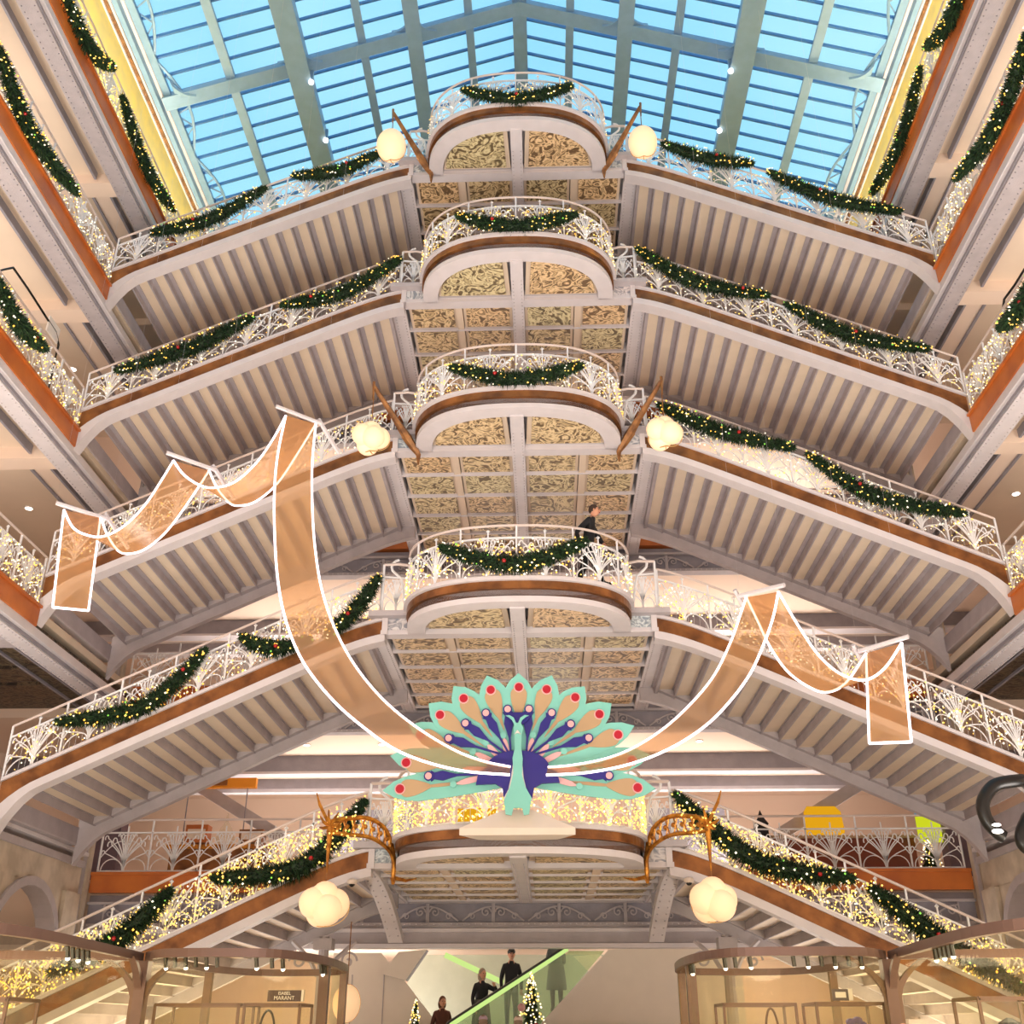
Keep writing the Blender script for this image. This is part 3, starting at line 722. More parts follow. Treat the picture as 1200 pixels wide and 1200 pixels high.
GG = [('topmost left gallery, near end', -1, (15.2, 23.05), (17.2, 22.98), (18.5, 23.75)), ('topmost left gallery, far end', -1, (19.2, 23.55), (21.2, 23.0), (23.4, 23.5)),
      ('second highest left gallery', -1, (14.2, 19.4), (16.0, 18.85), (18.3, 19.3)), ('middle left gallery', -1, (16.2, 15.1), (17.3, 14.8), (18.5, 15.0)),
      ('topmost right gallery, near end', 1, (15.2, 23.05), (17.2, 22.95), (18.5, 23.7)), ('topmost right gallery, far end', 1, (19.0, 23.6), (21.0, 23.0), (23.5, 23.6)),
      ('second highest right gallery', 1, (14.4, 19.4), (16.4, 18.85), (18.7, 19.5)), ('middle right gallery', 1, (16.4, 15.0), (17.5, 14.8), (18.4, 15.0))]
for k, (lb, s, a, m_, b) in enumerate(GG):
    garland([(s * 10.3, *a), (s * 10.3, m_[0], m_[1]), (s * 10.3, *b)], .22, 'lit fir garland on the ' + lb, 170 + k)

# ------------------------------------------------------------------ lamps and brackets
def lamp(loc, r, label, kind, hang, seed):
    t = thing('globe_lamp', label, 'lamp', loc, 'round paper-like globe lamps')
    q = MB()
    if kind == 'egg': q.ball((0, 0, 0), r, lamp_e, 20, 14, 1, 1, 1.25)
    else:
        for k in range(4):
            a = math.pi / 2 * k + .5; q2 = MB(); q2.ball((math.cos(a) * r * .44, math.sin(a) * r * .44, (-.16 if k % 2 else .12) * r), r * .60, lamp_e, 18, 12); part('shade_lobe', q2, t, smooth=True)
        q.ball((0, 0, r * .42), r * .56, lamp_e, 16, 10); 
    part('shade', q, t, smooth=True)
    q = MB()
    for k in range(3):
        a0 = k * 1.05 + .4; q.tube([(math.cos(a0) * math.sin(b) * r * 1.03, math.sin(a0) * math.sin(b) * r * 1.03, math.cos(b) * r * (1.26 if kind == 'egg' else .76)) for b in [math.pi * j / 14 for j in range(15)]], .012, lamp_in, 4)
    part('seam_ribs', q, t)
    part('cord', T([(0, 0, r * .8), (0, 0, hang)], .012, gold_dull, 5), t)
    return t
LAMPS = [((-3.25, 19.85, 22.2), .38, 'egg', 1.15, 'left of the topmost landing'), ((3.25, 19.85, 22.1), .37, 'egg', 1.25, 'right of the topmost landing'),
         ((-3.25, 19.85, 13.4), .42, 'tri', 1.3, 'left of the middle landing'), ((3.25, 19.85, 13.4), .42, 'tri', 1.3, 'right of the middle landing'),
         ((-3.44, 19.55, 3.6), .44, 'tri', 1.1, 'below the left golden bracket of the lowest landing'), ((3.44, 19.55, 3.65), .44, 'tri', 1.1, 'below the right golden bracket of the lowest landing')]
for k, (lc, r, kd, hg, lb) in enumerate(LAMPS): lamp(lc, r, 'glowing cream globe lamp hanging ' + lb, kd, hg, k)
lamp((-3.72, 24.0, 2.15), .29, 'glowing cream globe lamp low behind the left kiosk post', 'egg', 1.6, 9)
def straight_bracket(s, z, label):
    loc = (s * 2.3, 20.82, z); t = thing('lamp_bracket', label, 'bracket', loc, 'bronze lamp brackets')
    a = Vector((0, 0, -.1)); b = Vector((s * .95, -1.0, 1.15))
    q = MB(); P = [a.lerp(b, k / 8) for k in range(9)]
    q.tube(P, [.05, .09, .11, .09, .075, .07, .06, .055, .045], gold_dull, 6); part('arm', q, t)
    q = MB(); q.tube([b + Vector((0, 0, -.35)), b + Vector((s * .01, 0, .12))], [.02, .035], gold_dull, 5); part('tip', q, t)
    q = MB(); q.tube([a + Vector((s * .12, -.05, .1)), a + Vector((s * .35, -.3, .30)), a + Vector((s * .25, -.2, .42))], .03, gold_dull, 5); q.tube([Vector((0, 0, -.35)), a, a + Vector((s * .1, -.1, .25))], [.02, .06, .05], gold_dull, 5); part('root_scroll', q, t)
for i, z in ((0, 22.2), (2, 13.6)):
    for s in (-1, 1): straight_bracket(s, z, f"slanting bronze lamp bracket {SD[s]} of the {'topmost' if i == 0 else 'middle'} landing")
for s in (-1, 1):
    loc = (s * 2.42, 20.85, 4.35); t = thing('golden_bracket', f'ornate golden arched bracket {SD[s]} of the lowest landing', 'bracket', loc, 'golden arched brackets')
    def arc(o_, z_): return [(s * x, y, z + z_) for x, y, z in ((0, 0, -.1), (.0, -.1, .25), (.12, -.35, .55 + o_), (.4, -.7, .70 + o_ * 1.2), (.75, -1.1, .66 + o_), (1.02, -1.3, .62 + o_ * .5))]
    A1 = smooth_path(arc(.12, .03), 5); A2 = smooth_path(arc(-.10, -.04), 5)
    part('upper_arm', T(A1, .045, gold, 6), t); part('lower_arm', T(A2, .04, gold, 6), t)
    q = MB()
    for k in range(2, len(A1) - 1, 2):
        q.tube([A1[k], A2[k + 1]], .018, gold, 4); q.tube([A2[k], A1[k + 1]], .018, gold, 4); q.ball((A1[k] + A2[k]) / 2, .05, gold, 6, 5)
    part('lattice', q, t)
    q = MB(); e = Vector((s * 1.02, -1.3, .62))
    for k in range(7):
        a = k * .9; d = Vector((math.cos(a), 0, math.sin(a))) * .22; q.tube([e, e + d * .6 + Vector((0, -.05, .03)), e + d + Vector((0, .02, .1))], [.035, .03, .012], gold, 5)
    q.tube([e + Vector((s * .05, 0, .1)), e + Vector((s * .22, 0, .4)), e + Vector((s * .3, 0, .62))], [.03, .03, .01], gold, 5)
    q.tube([e, e + Vector((0, 0, -.45)), e + Vector((0, 0, -.8))], [.06, .035, .012], gold, 6)
    part('leaf_spray', q, t)
    q = MB(); rnd = random.Random(s + 5)
    for k in range(40): q.octa(e + Vector((rnd.uniform(-.5, .3) * s, rnd.uniform(-.1, .1), rnd.uniform(-.35, .35))), .02, bulb)
    part('bracket_lights', q, t, stuff=True)
    q = MB(); q.tube([(0, .03, -.22), (0, 0, -.1)], [.03, .06], gold, 6); q.tube([(0, 0, -.1), (-s * .25, 0, -.16), (-s * .45, .0, -.12)], [.04, .03, .01], gold, 5); part('root_scroll', q, t)
# dome cameras under the lowest landing
for s in (-1, 1):
    q = MB(); q.ball((0, 0, 0), .1, offw, 10, 6, 1, 1, .6); q.ball((0, 0, -.04), .06, black, 8, 6)
    o = solo('dome_camera', q, f'small white dome camera under the {SD[s]} end of the lowest landing', 'camera', 'dome cameras', loc=(0, 0, 0)); o.location = (s * 3.2, 20.85, 4.18)

# ------------------------------------------------------------------ neon-edged ribbon
RB = {
 'left_end': ([(-8.47, 17.6, 8.58), (-8.65, 17.6, 10.58)], [(-7.98, 18.0, 8.66), (-8.1, 18.0, 10.6)]),
 'left_festoon': ([(-8.65, 17.6, 10.58), (-8.41, 17.6, 10.21), (-8.14, 17.6, 10.05), (-7.8, 17.6, 10.0), (-7.43, 17.6, 10.21), (-7.09, 17.6, 10.66), (-6.84, 17.6, 11.22), (-6.68, 17.6, 11.63)],
                  [(-8.1, 18.0, 10.6), (-7.87, 18.0, 10.18), (-7.64, 18.0, 9.9), (-7.43, 18.0, 9.82), (-7.11, 18.0, 9.91), (-6.75, 18.0, 10.28), (-6.42, 18.0, 10.89), (-6.09, 18.0, 11.61)]),
 'second_festoon': ([(-6.68, 17.6, 11.63), (-6.44, 17.6, 11.32), (-6.12, 17.6, 11.09), (-5.81, 17.6, 11.01), (-5.41, 17.6, 11.13), (-5.04, 17.6, 11.54), (-4.76, 17.6, 12.08), (-4.56, 17.6, 12.62)],
                    [(-6.09, 18.0, 11.61), (-5.87, 18.0, 11.2), (-5.61, 18.0, 10.9), (-5.4, 18.0, 10.82), (-5.07, 18.0, 10.91), (-4.69, 18.0, 11.3), (-4.36, 18.0, 11.95), (-4.04, 18.0, 12.66)]),
 'left_sweep': ([(-4.56, 17.6, 12.62), (-4.63, 17.6, 11.78), (-4.62, 17.6, 11.03), (-4.53, 17.6, 10.11), (-4.36, 17.6, 9.06), (-4.12, 17.6, 8.23), (-3.76, 17.6, 7.5), (-3.25, 17.6, 6.87), (-2.69, 17.6, 6.37), (-1.93, 17.6, 5.86), (-.98, 17.6, 5.56), (-.08, 17.6, 5.47)],
                [(-4.04, 18.0, 12.66), (-4.04, 18.0, 11.8), (-3.96, 18.0, 10.85), (-3.83, 18.0, 9.93), (-3.63, 18.0, 9.05), (-3.33, 18.0, 8.28), (-2.92, 18.0, 7.57), (-2.38, 18.0, 6.93), (-1.78, 18.0, 6.43), (-1.1, 18.0, 6.01), (-.58, 18.0, 5.8), (-.08, 18.0, 5.69)]),
 'right_sweep': ([(.53, 17.6, 5.46), (1.24, 17.6, 5.5), (1.96, 17.6, 5.64), (2.62, 17.6, 5.89), (3.22, 17.6, 6.25), (3.69, 17.6, 6.68), (4.11, 17.6, 7.2), (4.43, 17.6, 7.8), (4.63, 17.6, 8.27), (4.76, 17.6, 8.71)],
                 [(.56, 18.0, 5.68), (.97, 18.0, 5.71), (1.56, 18.0, 5.82), (2.08, 18.0, 6.02), (2.62, 18.0, 6.36), (3.13, 18.0, 6.81), (3.56, 18.0, 7.31), (3.91, 18.0, 7.94), (4.12, 18.0, 8.43), (4.26, 18.0, 8.77)]),
 'right_festoon': ([(4.76, 17.6, 8.71), (4.91, 17.6, 8.35), (5.09, 17.6, 7.95), (5.33, 17.6, 7.5), (5.65, 17.6, 7.17), (6.05, 17.6, 7.05), (6.43, 17.6, 7.26), (6.8, 17.6, 7.72)],
                   [(4.26, 18.0, 8.77), (4.42, 18.0, 8.3), (4.59, 18.0, 7.81), (4.83, 18.0, 7.37), (5.14, 18.0, 7.09), (5.47, 18.0, 6.96), (5.85, 18.0, 7.13), (6.28, 18.0, 7.67)]),
 'right_end': ([(6.8, 17.6, 7.72), (6.67, 17.6, 5.97)], [(6.28, 18.0, 7.67), (6.09, 18.0, 6.05)]),
}
for side, names in (('left', ('left_end', 'left_festoon', 'second_festoon', 'left_sweep')), ('right', ('right_sweep', 'right_festoon', 'right_end'))):
    loc = (-.1 if side == 'left' else .55, 17.8, 5.6); L0 = Vector(loc)
    t = thing('neon_ribbon', f"amber acrylic ribbon with glowing white edges looping to the {side} of the peacock", 'ribbon', loc)
    for nm in names:
        n_, f_ = RB[nm]; a = [p - L0 for p in (smooth_path(n_, 5) if len(n_) > 2 else [Vector(p) for p in n_])]; b = [p - L0 for p in (smooth_path(f_, 5) if len(f_) > 2 else [Vector(p) for p in f_])]
        if len(a) != len(b):
            k = min(len(a), len(b)); a = [a[round(i * (len(a) - 1) / (k - 1))] for i in range(k)]; b = [b[round(i * (len(b) - 1) / (k - 1))] for i in range(k)]
        q = MB(); N = len(a); th = Vector((0, 0, .0))
        q.add(a + b, [(i, i + 1, N + i + 1, N + i) for i in range(N - 1)], acryl); part('acrylic_sheet', q, t, smooth=True)
        part('neon_edge', T(a, .022, neon, 6), t); part('neon_edge', T(b, .022, neon, 6), t)
        if 'end' in nm:
            k = 0 if side == 'left' else -1; part('neon_edge', T([a[k], b[k]], .024, neon, 6), t)
for k, (a, b, lb) in enumerate((((-8.78, 17.5, 10.68), (-8.0, 18.1, 10.62), 'leftmost, at the end of the left ribbon'), ((-6.8, 17.5, 11.75), (-6.0, 18.1, 11.68), 'second from the left'), ((-4.75, 17.5, 12.78), (-3.95, 18.1, 12.72), 'on the highest peak of the ribbon'),
                            ((4.86, 17.5, 8.80), (4.16, 18.1, 8.84), 'on the right peak of the ribbon'), ((6.9, 17.5, 7.80), (6.18, 18.1, 7.74), 'rightmost, at the end of the right ribbon'))):
    m0 = Vector(a).lerp(Vector(b), .5); t = thing('hanging_bar', 'white metal bar carrying the ribbon, ' + lb, 'bar', m0, 'bars carrying the ribbon')
    part('bar', T([Vector(a) - m0, Vector(b) - m0], .045, iron, 6), t)
    part('strut', T([Vector(b) - m0 + Vector((-.08, 0, .12)), Vector(b) - m0 + Vector((.3, .5, -.42))], .045, iron, 5), t)
    s = -1 if a[0] < 0 else 1
    for e in (a, b): part('wire', T([Vector(e) - m0, Vector(e) - m0 + Vector((0, .0, 14 if k < 3 else 17))], .0015, iron, 3), t)

# ------------------------------------------------------------------ peacock (flat layered boards), drawn on a metre grid round the fan centre
PK = thing('peacock', 'painted flat peacock with a fanned mint tail on the lowest landing front', 'peacock figure', (0, 18.6, 5.1))
def U(px, py): return ((px - 608) / 66.5 + .03, (948 - py) / 64.9)
FC = (608, 900)
def leaf(c, tip, w, n=9, p=1.0, blunt=.25, w0=.15):
    """leaf outline from c to tip; half-width w peaks near the tip"""
    (x0, y0), (x1, y1) = c, tip; dx, dy = x1 - x0, y1 - y0; L = math.hypot(dx, dy); tx, ty = dx / L, dy / L; nx, ny = -ty, tx
    prof = []
    for k in range(n + 1):
        u = k / n; prof.append((u, w * (w0 + (1 - w0) * math.sin(math.pi / 2 * min(1, u / .72))) if u < .72 else w * (1 - ((u - .72) / .28) ** 2.0) ** p))
    a = [(x0 + tx * L * u + nx * h, y0 + ty * L * u + ny * h) for u, h in prof]; b = [(x0 + tx * L * u - nx * h, y0 + ty * L * u - ny * h) for u, h in prof]
    return a + b[::-1][1:]
def Up(P): return [U(*p) for p in P]
def board(nm, P, y0, th, mt, parent=PK, side=None):
    q = MB(); q.poly(Up(P), y0, y0 + th, mt, side); return part(nm, q, parent)
DOTS = [(468.9, 924.5), (474.9, 894.5), (491, 862), (513.7, 838.6), (542, 819), (575, 809), (609.4, 806), (643.4, 809), (678, 819), (706.6, 839.5), (728, 864), (743, 894), (748, 925)]
TIPS = [(448, 926), (455, 886), (476, 850), (499, 824), (529, 803), (570, 790.5), (609, 788), (650, 791), (690, 805), (722, 826), (748, 853), (765, 887), (769, 926)]
for k, ((dx, dy), tip) in enumerate(zip(DOTS, TIPS)):
    cy_ = 905 if 1 < k < 11 else 912
    lay = .02 + .006 * abs(6 - k)
    f_ = board('tail_feather', leaf((608, cy_), tip, 19 if 2 < k < 10 else 15.5, 12, .8, w0=.5), lay, .035, mint)
    ux, uy = dx - 608, dy - cy_; L = math.hypot(ux, uy); ux /= L; uy /= L
    c = (dx - ux * 5 - ux * 42, dy - uy * 5 - uy * 42)
    def disc(cx, cy2, r, n=14): return [(cx + r * math.cos(2 * math.pi * j / n), cy2 + r * math.sin(2 * math.pi * j / n)) for j in range(n)]
    q = MB(); q.poly(Up(leaf((dx - ux * 36, dy - uy * 36), (dx + ux * 3, dy + uy * 3), 10, 12, .9, w0=.2)), lay - .018, lay, tan)
    q.poly(Up(leaf((608 + ux * 50, cy_ + uy * 50), (dx - ux * 28, dy - uy * 28), 2, 6)), lay - .014, lay, tan); part('tan_eye', q, f_)
    q = MB(); q.poly(Up(disc(dx, dy, 6.4)), lay - .026, lay - .014, pink); part('dot_ring', q, f_)
    q = MB(); q.poly(Up(disc(dx, dy, 5.0)), lay - .034, lay - .024, crimson); part('red_dot', q, f_)
BUDS = [(504.6, 911), (527, 868), (546.5, 851), (570.5, 839.5), (596, 835.5), (621.5, 835.5), (648, 840), (670, 853), (690.7, 869), (713, 912)]
for k, (bx_, by) in enumerate(BUDS):
    cx, cy2 = (600 if k < 5 else 618), (908 if k in (0, 9) else 890); ux, uy = bx_ - cx, by - cy2; L = math.hypot(ux, uy); ux /= L; uy /= L
    nx, ny = -uy, ux
    q = MB(); P = [(bx_ - ux * 1 + nx * 6.5, by - uy * 1 + ny * 6.5), (bx_ - ux * 5 + nx * 3.8, by - uy * 5 + ny * 3.8), (bx_ - ux * 15 + nx * 5.6, by - uy * 15 + ny * 5.6), (bx_ - ux * 25 + nx * 2.8, by - uy * 25 + ny * 2.8), (bx_ - ux * 32 + nx * 1.2, by - uy * 32 + ny * 1.2), (cx + nx * 1.2, cy2 + ny * 1.2)]
    P2 = [(2 * (bx_ + (px - bx_) * ux * ux + (py - by) * ux * uy) - px, 2 * (by + (px - bx_) * ux * uy + (py - by) * uy * uy) - py) for px, py in P]
    q.poly(Up(P + P2[::-1]), -.035, -.005, cobalt); b_ = part('blue_bud', q, PK)
    q = MB(); q.poly(Up([(bx_ + ux * 2 + 5.5 * math.cos(2 * math.pi * j / 12), by + uy * 2 + 5.5 * math.sin(2 * math.pi * j / 12)) for j in range(12)]), -.045, -.01, cobalt)
    q.poly(Up([(bx_ + ux * 2 + 4 * math.cos(2 * math.pi * j / 12), by + uy * 2 + 4 * math.sin(2 * math.pi * j / 12)) for j in range(12)]), -.055, -.04, pink); part('bud_tip', q, b_)
PB_ = [(534, 920), (540, 903), (556, 884), (571, 874), (591, 866), (626, 866), (646, 874), (661, 884), (684, 905), (678, 923)]
for k, (bx_, by) in enumerate(PB_):
    cx, cy2 = (600 if k < 5 else 618), 905; q = MB(); q.poly(Up(leaf((cx, cy2), (bx_, by), 3.4, 8, .5, w0=.3)), -.02, .0, pink)
    ux, uy = bx_ - cx, by - cy2; L = math.hypot(ux, uy); q.poly(Up([(bx_ + ux / L * 2 + 4 * math.cos(2 * math.pi * j / 10), by + uy / L * 2 + 4 * math.sin(2 * math.pi * j / 10)) for j in range(10)]), -.026, -.004, mint); part('pink_bud', q, PK)
body = [(559, 922), (562, 907), (572, 903)] + [(580, 897)] + [(608 + 37 * math.cos(a), 903 - 20 * math.sin(a)) for a in [math.pi - math.pi * j / 12 for j in range(13)]] + [(640, 903), (654, 908), (657, 920), (636, 921), (627, 926), (624, 940), (608, 945), (592, 940), (590, 926), (582, 921)]
board('body', body, -.10, .07, cobalt)
board('neck_edge', [(603, 895), (600, 915), (597, 928), (591, 939), (626, 941), (618, 928), (615, 915), (613, 895)], -.13, .04, pearl)
neck = [(603, 858), (606, 852), (612, 852), (615, 858), (613, 866), (612, 880), (614, 893), (613, 912), (617, 926), (624, 938), (621, 956), (615, 957), (613, 949), (603, 949), (601, 957), (594, 956), (592, 941), (599, 926), (603, 910), (602, 893), (605, 880), (604, 866)]
board('neck', neck, -.17, .05, mint)
board('head_shadow', [(592, 838), (626, 838), (620, 848), (608, 856), (600, 848)], -.08, .04, cobalt)  # dark blue board behind the head
for s in (-1, 1):
    c = 608 + (-0.5); board('crest', [(c + s * 1, 853), (c + s * 4, 846), (c + s * 9, 843), (c + s * 14, 843.5), (c + s * 10, 845.5), (c + s * 6, 849), (c + s * 3, 856)], -.18, .03, mint)
board('beak', [(604, 866), (608, 861), (612, 866), (609, 864.5), (607, 864.5)], -.20, .04, pearl)
q = MB(); q.tube([(0, .1, .2), (0, .1, 2.2)], .03, iron, 5); part('rear_stay', q, PK)
q = MB()
P = [(-1.0, -.25), (1.0, -.25), (.7, .25), (0, .35), (-.7, .25)]
q.add([(x, y, -.12) for x, y in P] + [(x, y, 0) for x, y in P], [(0, 4, 3, 2, 1), (5, 6, 7, 8, 9)] + [(i, (i + 1) % 5, 5 + (i + 1) % 5, 5 + i) for i in range(5)], offw)
q.add([(-1.0, -.25, 0), (1.0, -.25, 0), (.25, -.05, .34), (-.25, -.05, .34)], [(0, 1, 2, 3)], offw); q.add([(-1.0, -.25, 0), (-.25, -.05, .34), (0, .35, 0)], [(0, 1, 2)], offw); q.add([(1.0, -.25, 0), (0, .35, 0), (.25, -.05, .34)], [(0, 1, 2)], offw)
solo('pedestal', q, 'white sloping pedestal under the peacock, jutting from the lowest landing', 'pedestal').location = (.02, 18.75, 4.76)

# ------------------------------------------------------------------ people
def human(name, loc, rotz, label, top, legs, hair, pose='stand', scale=1.0, hat=None, coat_long=False, top2=None):
    t = thing(name, label, 'person', loc); t.rotation_euler = (0, 0, rotz); t.scale = (scale,) * 3
    V = {}; E_ = []
    def v(k, p, r): V[k] = (p, r)
    v('pel', (0, 0, .92), .15)
    lean = .10 if pose == 'walk' else 0
    v('ab', (0, -.01 - lean * .3, 1.08), .145); v('ch', (0, -.01 - lean * .7, 1.30), .17); v('nk', (0, -.02 - lean, 1.48), .062); v('hd0', (0, -.03 - lean * 1.1, 1.57), .06)
    E_ += [('pel', 'ab'), ('ab', 'ch'), ('ch', 'nk'), ('nk', 'hd0')]
    fwd = {-1: 0, 1: 0}
    if pose == 'walk': fwd = {-1: -.30, 1: .28}
    for s in (-1, 1):
        a = str(s); f = fwd[s]
        v('hip' + a, (s * .09, 0, .86), .10); v('kn' + a, (s * .10, f * .5 - .02, .48), .068); v('an' + a, (s * .10, f, .10), .045); v('to' + a, (s * .11, f - .16, .05), .042)
        E_ += [('pel', 'hip' + a), ('hip' + a, 'kn' + a), ('kn' + a, 'an' + a), ('an' + a, 'to' + a)]
        v('sh' + a, (s * .17, -.01 - lean * .7, 1.40), .072)
        if pose == 'raise' and s == 1: el, ha = (s * .30, -.22, 1.28), (s * .12, -.38, 1.42)
        elif pose == 'hold': el, ha = (s * .22, -.05, 1.12), (s * .14, -.28, 1.10)
        elif pose == 'walk': el, ha = (s * .23, f * -.35 + (-.12 if s == 1 else .05), 1.14), (s * .22, f * -.7 - .1, .95 if s < 0 else 1.02)
        else: el, ha = (s * .24, .02, 1.12), (s * .24, -.06, .88)
        v('el' + a, el, .05); v('wr' + a, ha, .036)
        E_ += [('ch', 'sh' + a), ('sh' + a, 'el' + a), ('el' + a, 'wr' + a)]
        h = Vector(ha); d = (h - Vector(el)).normalized(); v('pa' + a, tuple(h + d * .06), .032); E_ += [('wr' + a, 'pa' + a)]
    ks = list(V); me = bpy.data.meshes.new('body'); me.from_pydata([V[k][0] for k in ks], [(ks.index(a), ks.index(b)) for a, b in E_], [])
    o = bpy.data.objects.new('body', me); COL.objects.link(o); md = o.modifiers.new('skin', 'SKIN'); md.use_smooth_shade = True
    sv = me.skin_vertices[0].data
    for i, k in enumerate(ks): sv[i].radius = (V[k][1], V[k][1] * (.78 if k in ('ch', 'ab', 'pel') else 1)); sv[i].use_root = (k == 'pel')
    o.modifiers.new('sub', 'SUBSURF').levels = 1
    dg = bpy.context.evaluated_depsgraph_get(); dg.update(); m2 = bpy.data.meshes.new_from_object(o.evaluated_get(dg)); bpy.data.objects.remove(o)
    m2.materials.clear()
    shoe = black
    for mt in (top, legs, skin_m, shoe): m2.materials.append(mt)
    hands = [Vector(V['pa' + a][0]) for a in ('-1', '1')]
    for p in m2.polygons:
        c = p.center; k = 0
        if c.z < .92 : k = 1
        if coat_long and c.z > .55: k = 0
        if c.z < .09: k = 3
        if c.z > 1.49: k = 2
        for h in hands:
            if (c - h).length < .085: k = 2
        if k == 1 and c.z > .75 and abs(c.x) > .17: k = 0
        p.material_index = k; p.use_smooth = True
    link('body', m2, t)
    hx = Vector((0, -.05 - lean * 1.2, 1.655)); q = MB(); q.ball(hx, .1, skin_m, 14, 10, .80, .98, 1.15)
    q.ball(hx + Vector((0, -.102, -.01)), .02, skin_m, 6, 5, .8, 1.2, 1.4)
    for s in (-1, 1): q.ball(hx + Vector((s * .08, .0, -.005)), .022, skin_m, 6, 5, .5, .8, 1.3)
    part('head', q, t, smooth=True)
    q = MB()
    for s in (-1, 1): q.ball(hx + Vector((s * .033, -.09, .015)), .011, black, 6, 4)
    q.box(-.025, .025, hx.y - .103, hx.y - .09, hx.z - .052, hx.z - .045, redb); part('face', q, t)
    q = MB(); q.ball(hx + Vector((0, .02, .03)), .106, hair[0], 12, 8, .86, .95, 1.05)
    if hair[1]:
        q.ball(hx + Vector((0, .05, -.05)), .10, hair[0], 10, 8, 1.05, .8, 1.35)
    part('hair', q, t, smooth=True)
    for s, h in zip((-1, 1), hands):
        q = MB(); d = Vector((0, -.4, -1)).normalized() if pose not in ('raise', 'hold') else Vector((0, -1, .1)).normalized()
        for k in range(4): 
            b = h + Vector(((k - 1.5) * .016, 0, 0)); q.tube([b, b + d * (.04 + .006 * (k in (1, 2))), b + d * .07 + Vector((0, -.01, 0))], [.009, .008, .006], skin_m, 5)
        q.tube([h + Vector((-s * .03, 0, .02)), h + Vector((-s * .045, -.02, -.015)), h + Vector((-s * .04, -.03, -.035))], [.010, .009, .007], skin_m, 5); part('fingers', q, t)
    if coat_long:
        q = MB(); q.strip([[(r_ * math.cos(a) * 1.15, r_ * math.sin(a) * .85 - .01, z) for a in [2 * math.pi * j / 12 for j in range(12)]] for z, r_ in ((1.1, .16), (.9, .19), (.65, .215), (.5, .225))], top2 or top); part('coat_skirt', q, t, smooth=True)
    if hat:
        q = MB(); q.ball(hx + Vector((0, .01, .055)), .108, hat, 12, 8, .9, 1, .75); q.box(-.06, .06, hx.y - .17, hx.y - .07, hx.z + .045, hx.z + .06, hat); part('cap', q, t, smooth=True)
    return t
dk = mat('dark_cloth', (24, 24, 30), .8); dk2 = mat('black_coat', (30, 28, 32), .8); jean = mat('grey_jeans', (112, 122, 120), .8); gcoat = mat('grey_coat', (92, 96, 96), .8)
hb = mat('hair_brown', (92, 58, 36), .7); hg = mat('hair_grey', (150, 132, 112), .7); hd = mat('hair_dark', (58, 40, 32), .7); skirt = mat('grey_skirt', (80, 84, 76), .8); rust = mat('rust_coat', (86, 44, 34), .8)
lil = mat('lilac_hat', (196, 176, 196), .8); wht = mat('white_hat', (226, 210, 200), .8)
human('person', (1.45, 19.8, S[3] + .48), R(78), 'man in black walking right on the landing behind the scrolled balustrade', dk, dk, (hd, False), 'walk', 1.1)
human('person', (-1.15, 28.4, 1.20), R(35), 'person with curly grey hair in black, arm raised, on the escalator', dk2, dk2, (hg, True), 'raise', 1.03, coat_long=True, top2=skirt)
human('person', (-.42, 28.7, 1.62), R(8), 'man in black jacket, dark cap and grey jeans on the escalator', dk2, jean, (hd, False), 'stand', 1.06, hat=black)
human('person', (.72, 29.0, 2.05), R(190), 'person in a long grey coat high on the escalator, back turned', gcoat, dk2, (hb, False), 'hold', 1.03, coat_long=True)
human('person', (-2.1, 28.2, .62), R(20), 'person with long brown hair in a rust coat at the escalator foot', rust, dk, (hb, True), 'stand', 1.0)
human('person', (-.85, 24.0, .18), R(180), 'visitor seen from behind in a lilac hat below the escalator', dk, dk, (hg, False), 'stand', .98, hat=lil)
human('person', (-.12, 24.0, .18), R(180), 'visitor seen from behind in a white hat below the escalator', dk2, dk, (hg, False), 'stand', .97, hat=wht)

# ------------------------------------------------------------------ ground floor hall: escalator
t = thing('escalator', 'escalator with white side panels and a green-lit glass balustrade', 'escalator', (0, 28.6, 0))
green_e = emit('green_light_strip', (206, 236, 140), .95); white_p = mat('white_panel', (232, 222, 208), .45, var=.03)
gg = glassy('green_glass', (222, 238, 214), .08, .1, (190, 215, 180), gl=.06)
q = MB(); q.poly([(-.35, .0), (-.35, 1.15), (2.0, 3.42), (2.5, 3.45), (5.2, 3.45), (5.2, 0)], -.9, -.8, white_p); part('right_side_panel', q, t)
q = MB(); q.poly([(-4.9, 0), (-4.9, 3.4), (-3.7, 3.4), (-3.2, 2.9), (-2.05, 1.6), (-2.05, 0)], -.2, -.1, white_p); part('left_side_panel', q, t)
for x in (-4.4, -3.6): part('panel_joint', B(x, x + .02, -.215, -.2, 1.5 if x > -4 else 0, 2.9, iron2), t)
q = MB(); q.tube([(-2.4, -.95, 1.25), (-1.85, -.95, 1.75), (1.0, -.95, 3.44)], .05, green_e, 6); part('lit_handrail', q, t)
q = MB(); q.tube([(-2.4, -.97, 1.34), (-1.85, -.97, 1.84), (1.0, -.97, 3.52)], .03, black, 6); part('rubber_handrail', q, t)
q = MB(); q.poly([(-2.2, 1.1), (-1.85, 1.72), (1.05, 3.40), (1.9, 3.4), (-.3, 1.1)], -.78, -.76, gg); part('glass_balustrade', q, t)
q = MB(); q.tube([(-.7, 2.2, 2.8), (-2.3, 2.2, 3.5)], .07, green_e, 6); part('far_lit_rail', q, t)
for k in range(14):
    x = -2.3 + k * .33; part('step', B(x, x + .36, -.6, .6, -.1 + k * .19, .1 + k * .19, girder), t)
q = MB(); q.poly([(1.2, 3.45), (2.4, 2.3), (2.9, 2.5), (1.9, 3.5)], 2.0, 2.1, white_p); part('rear_truss', q, t)
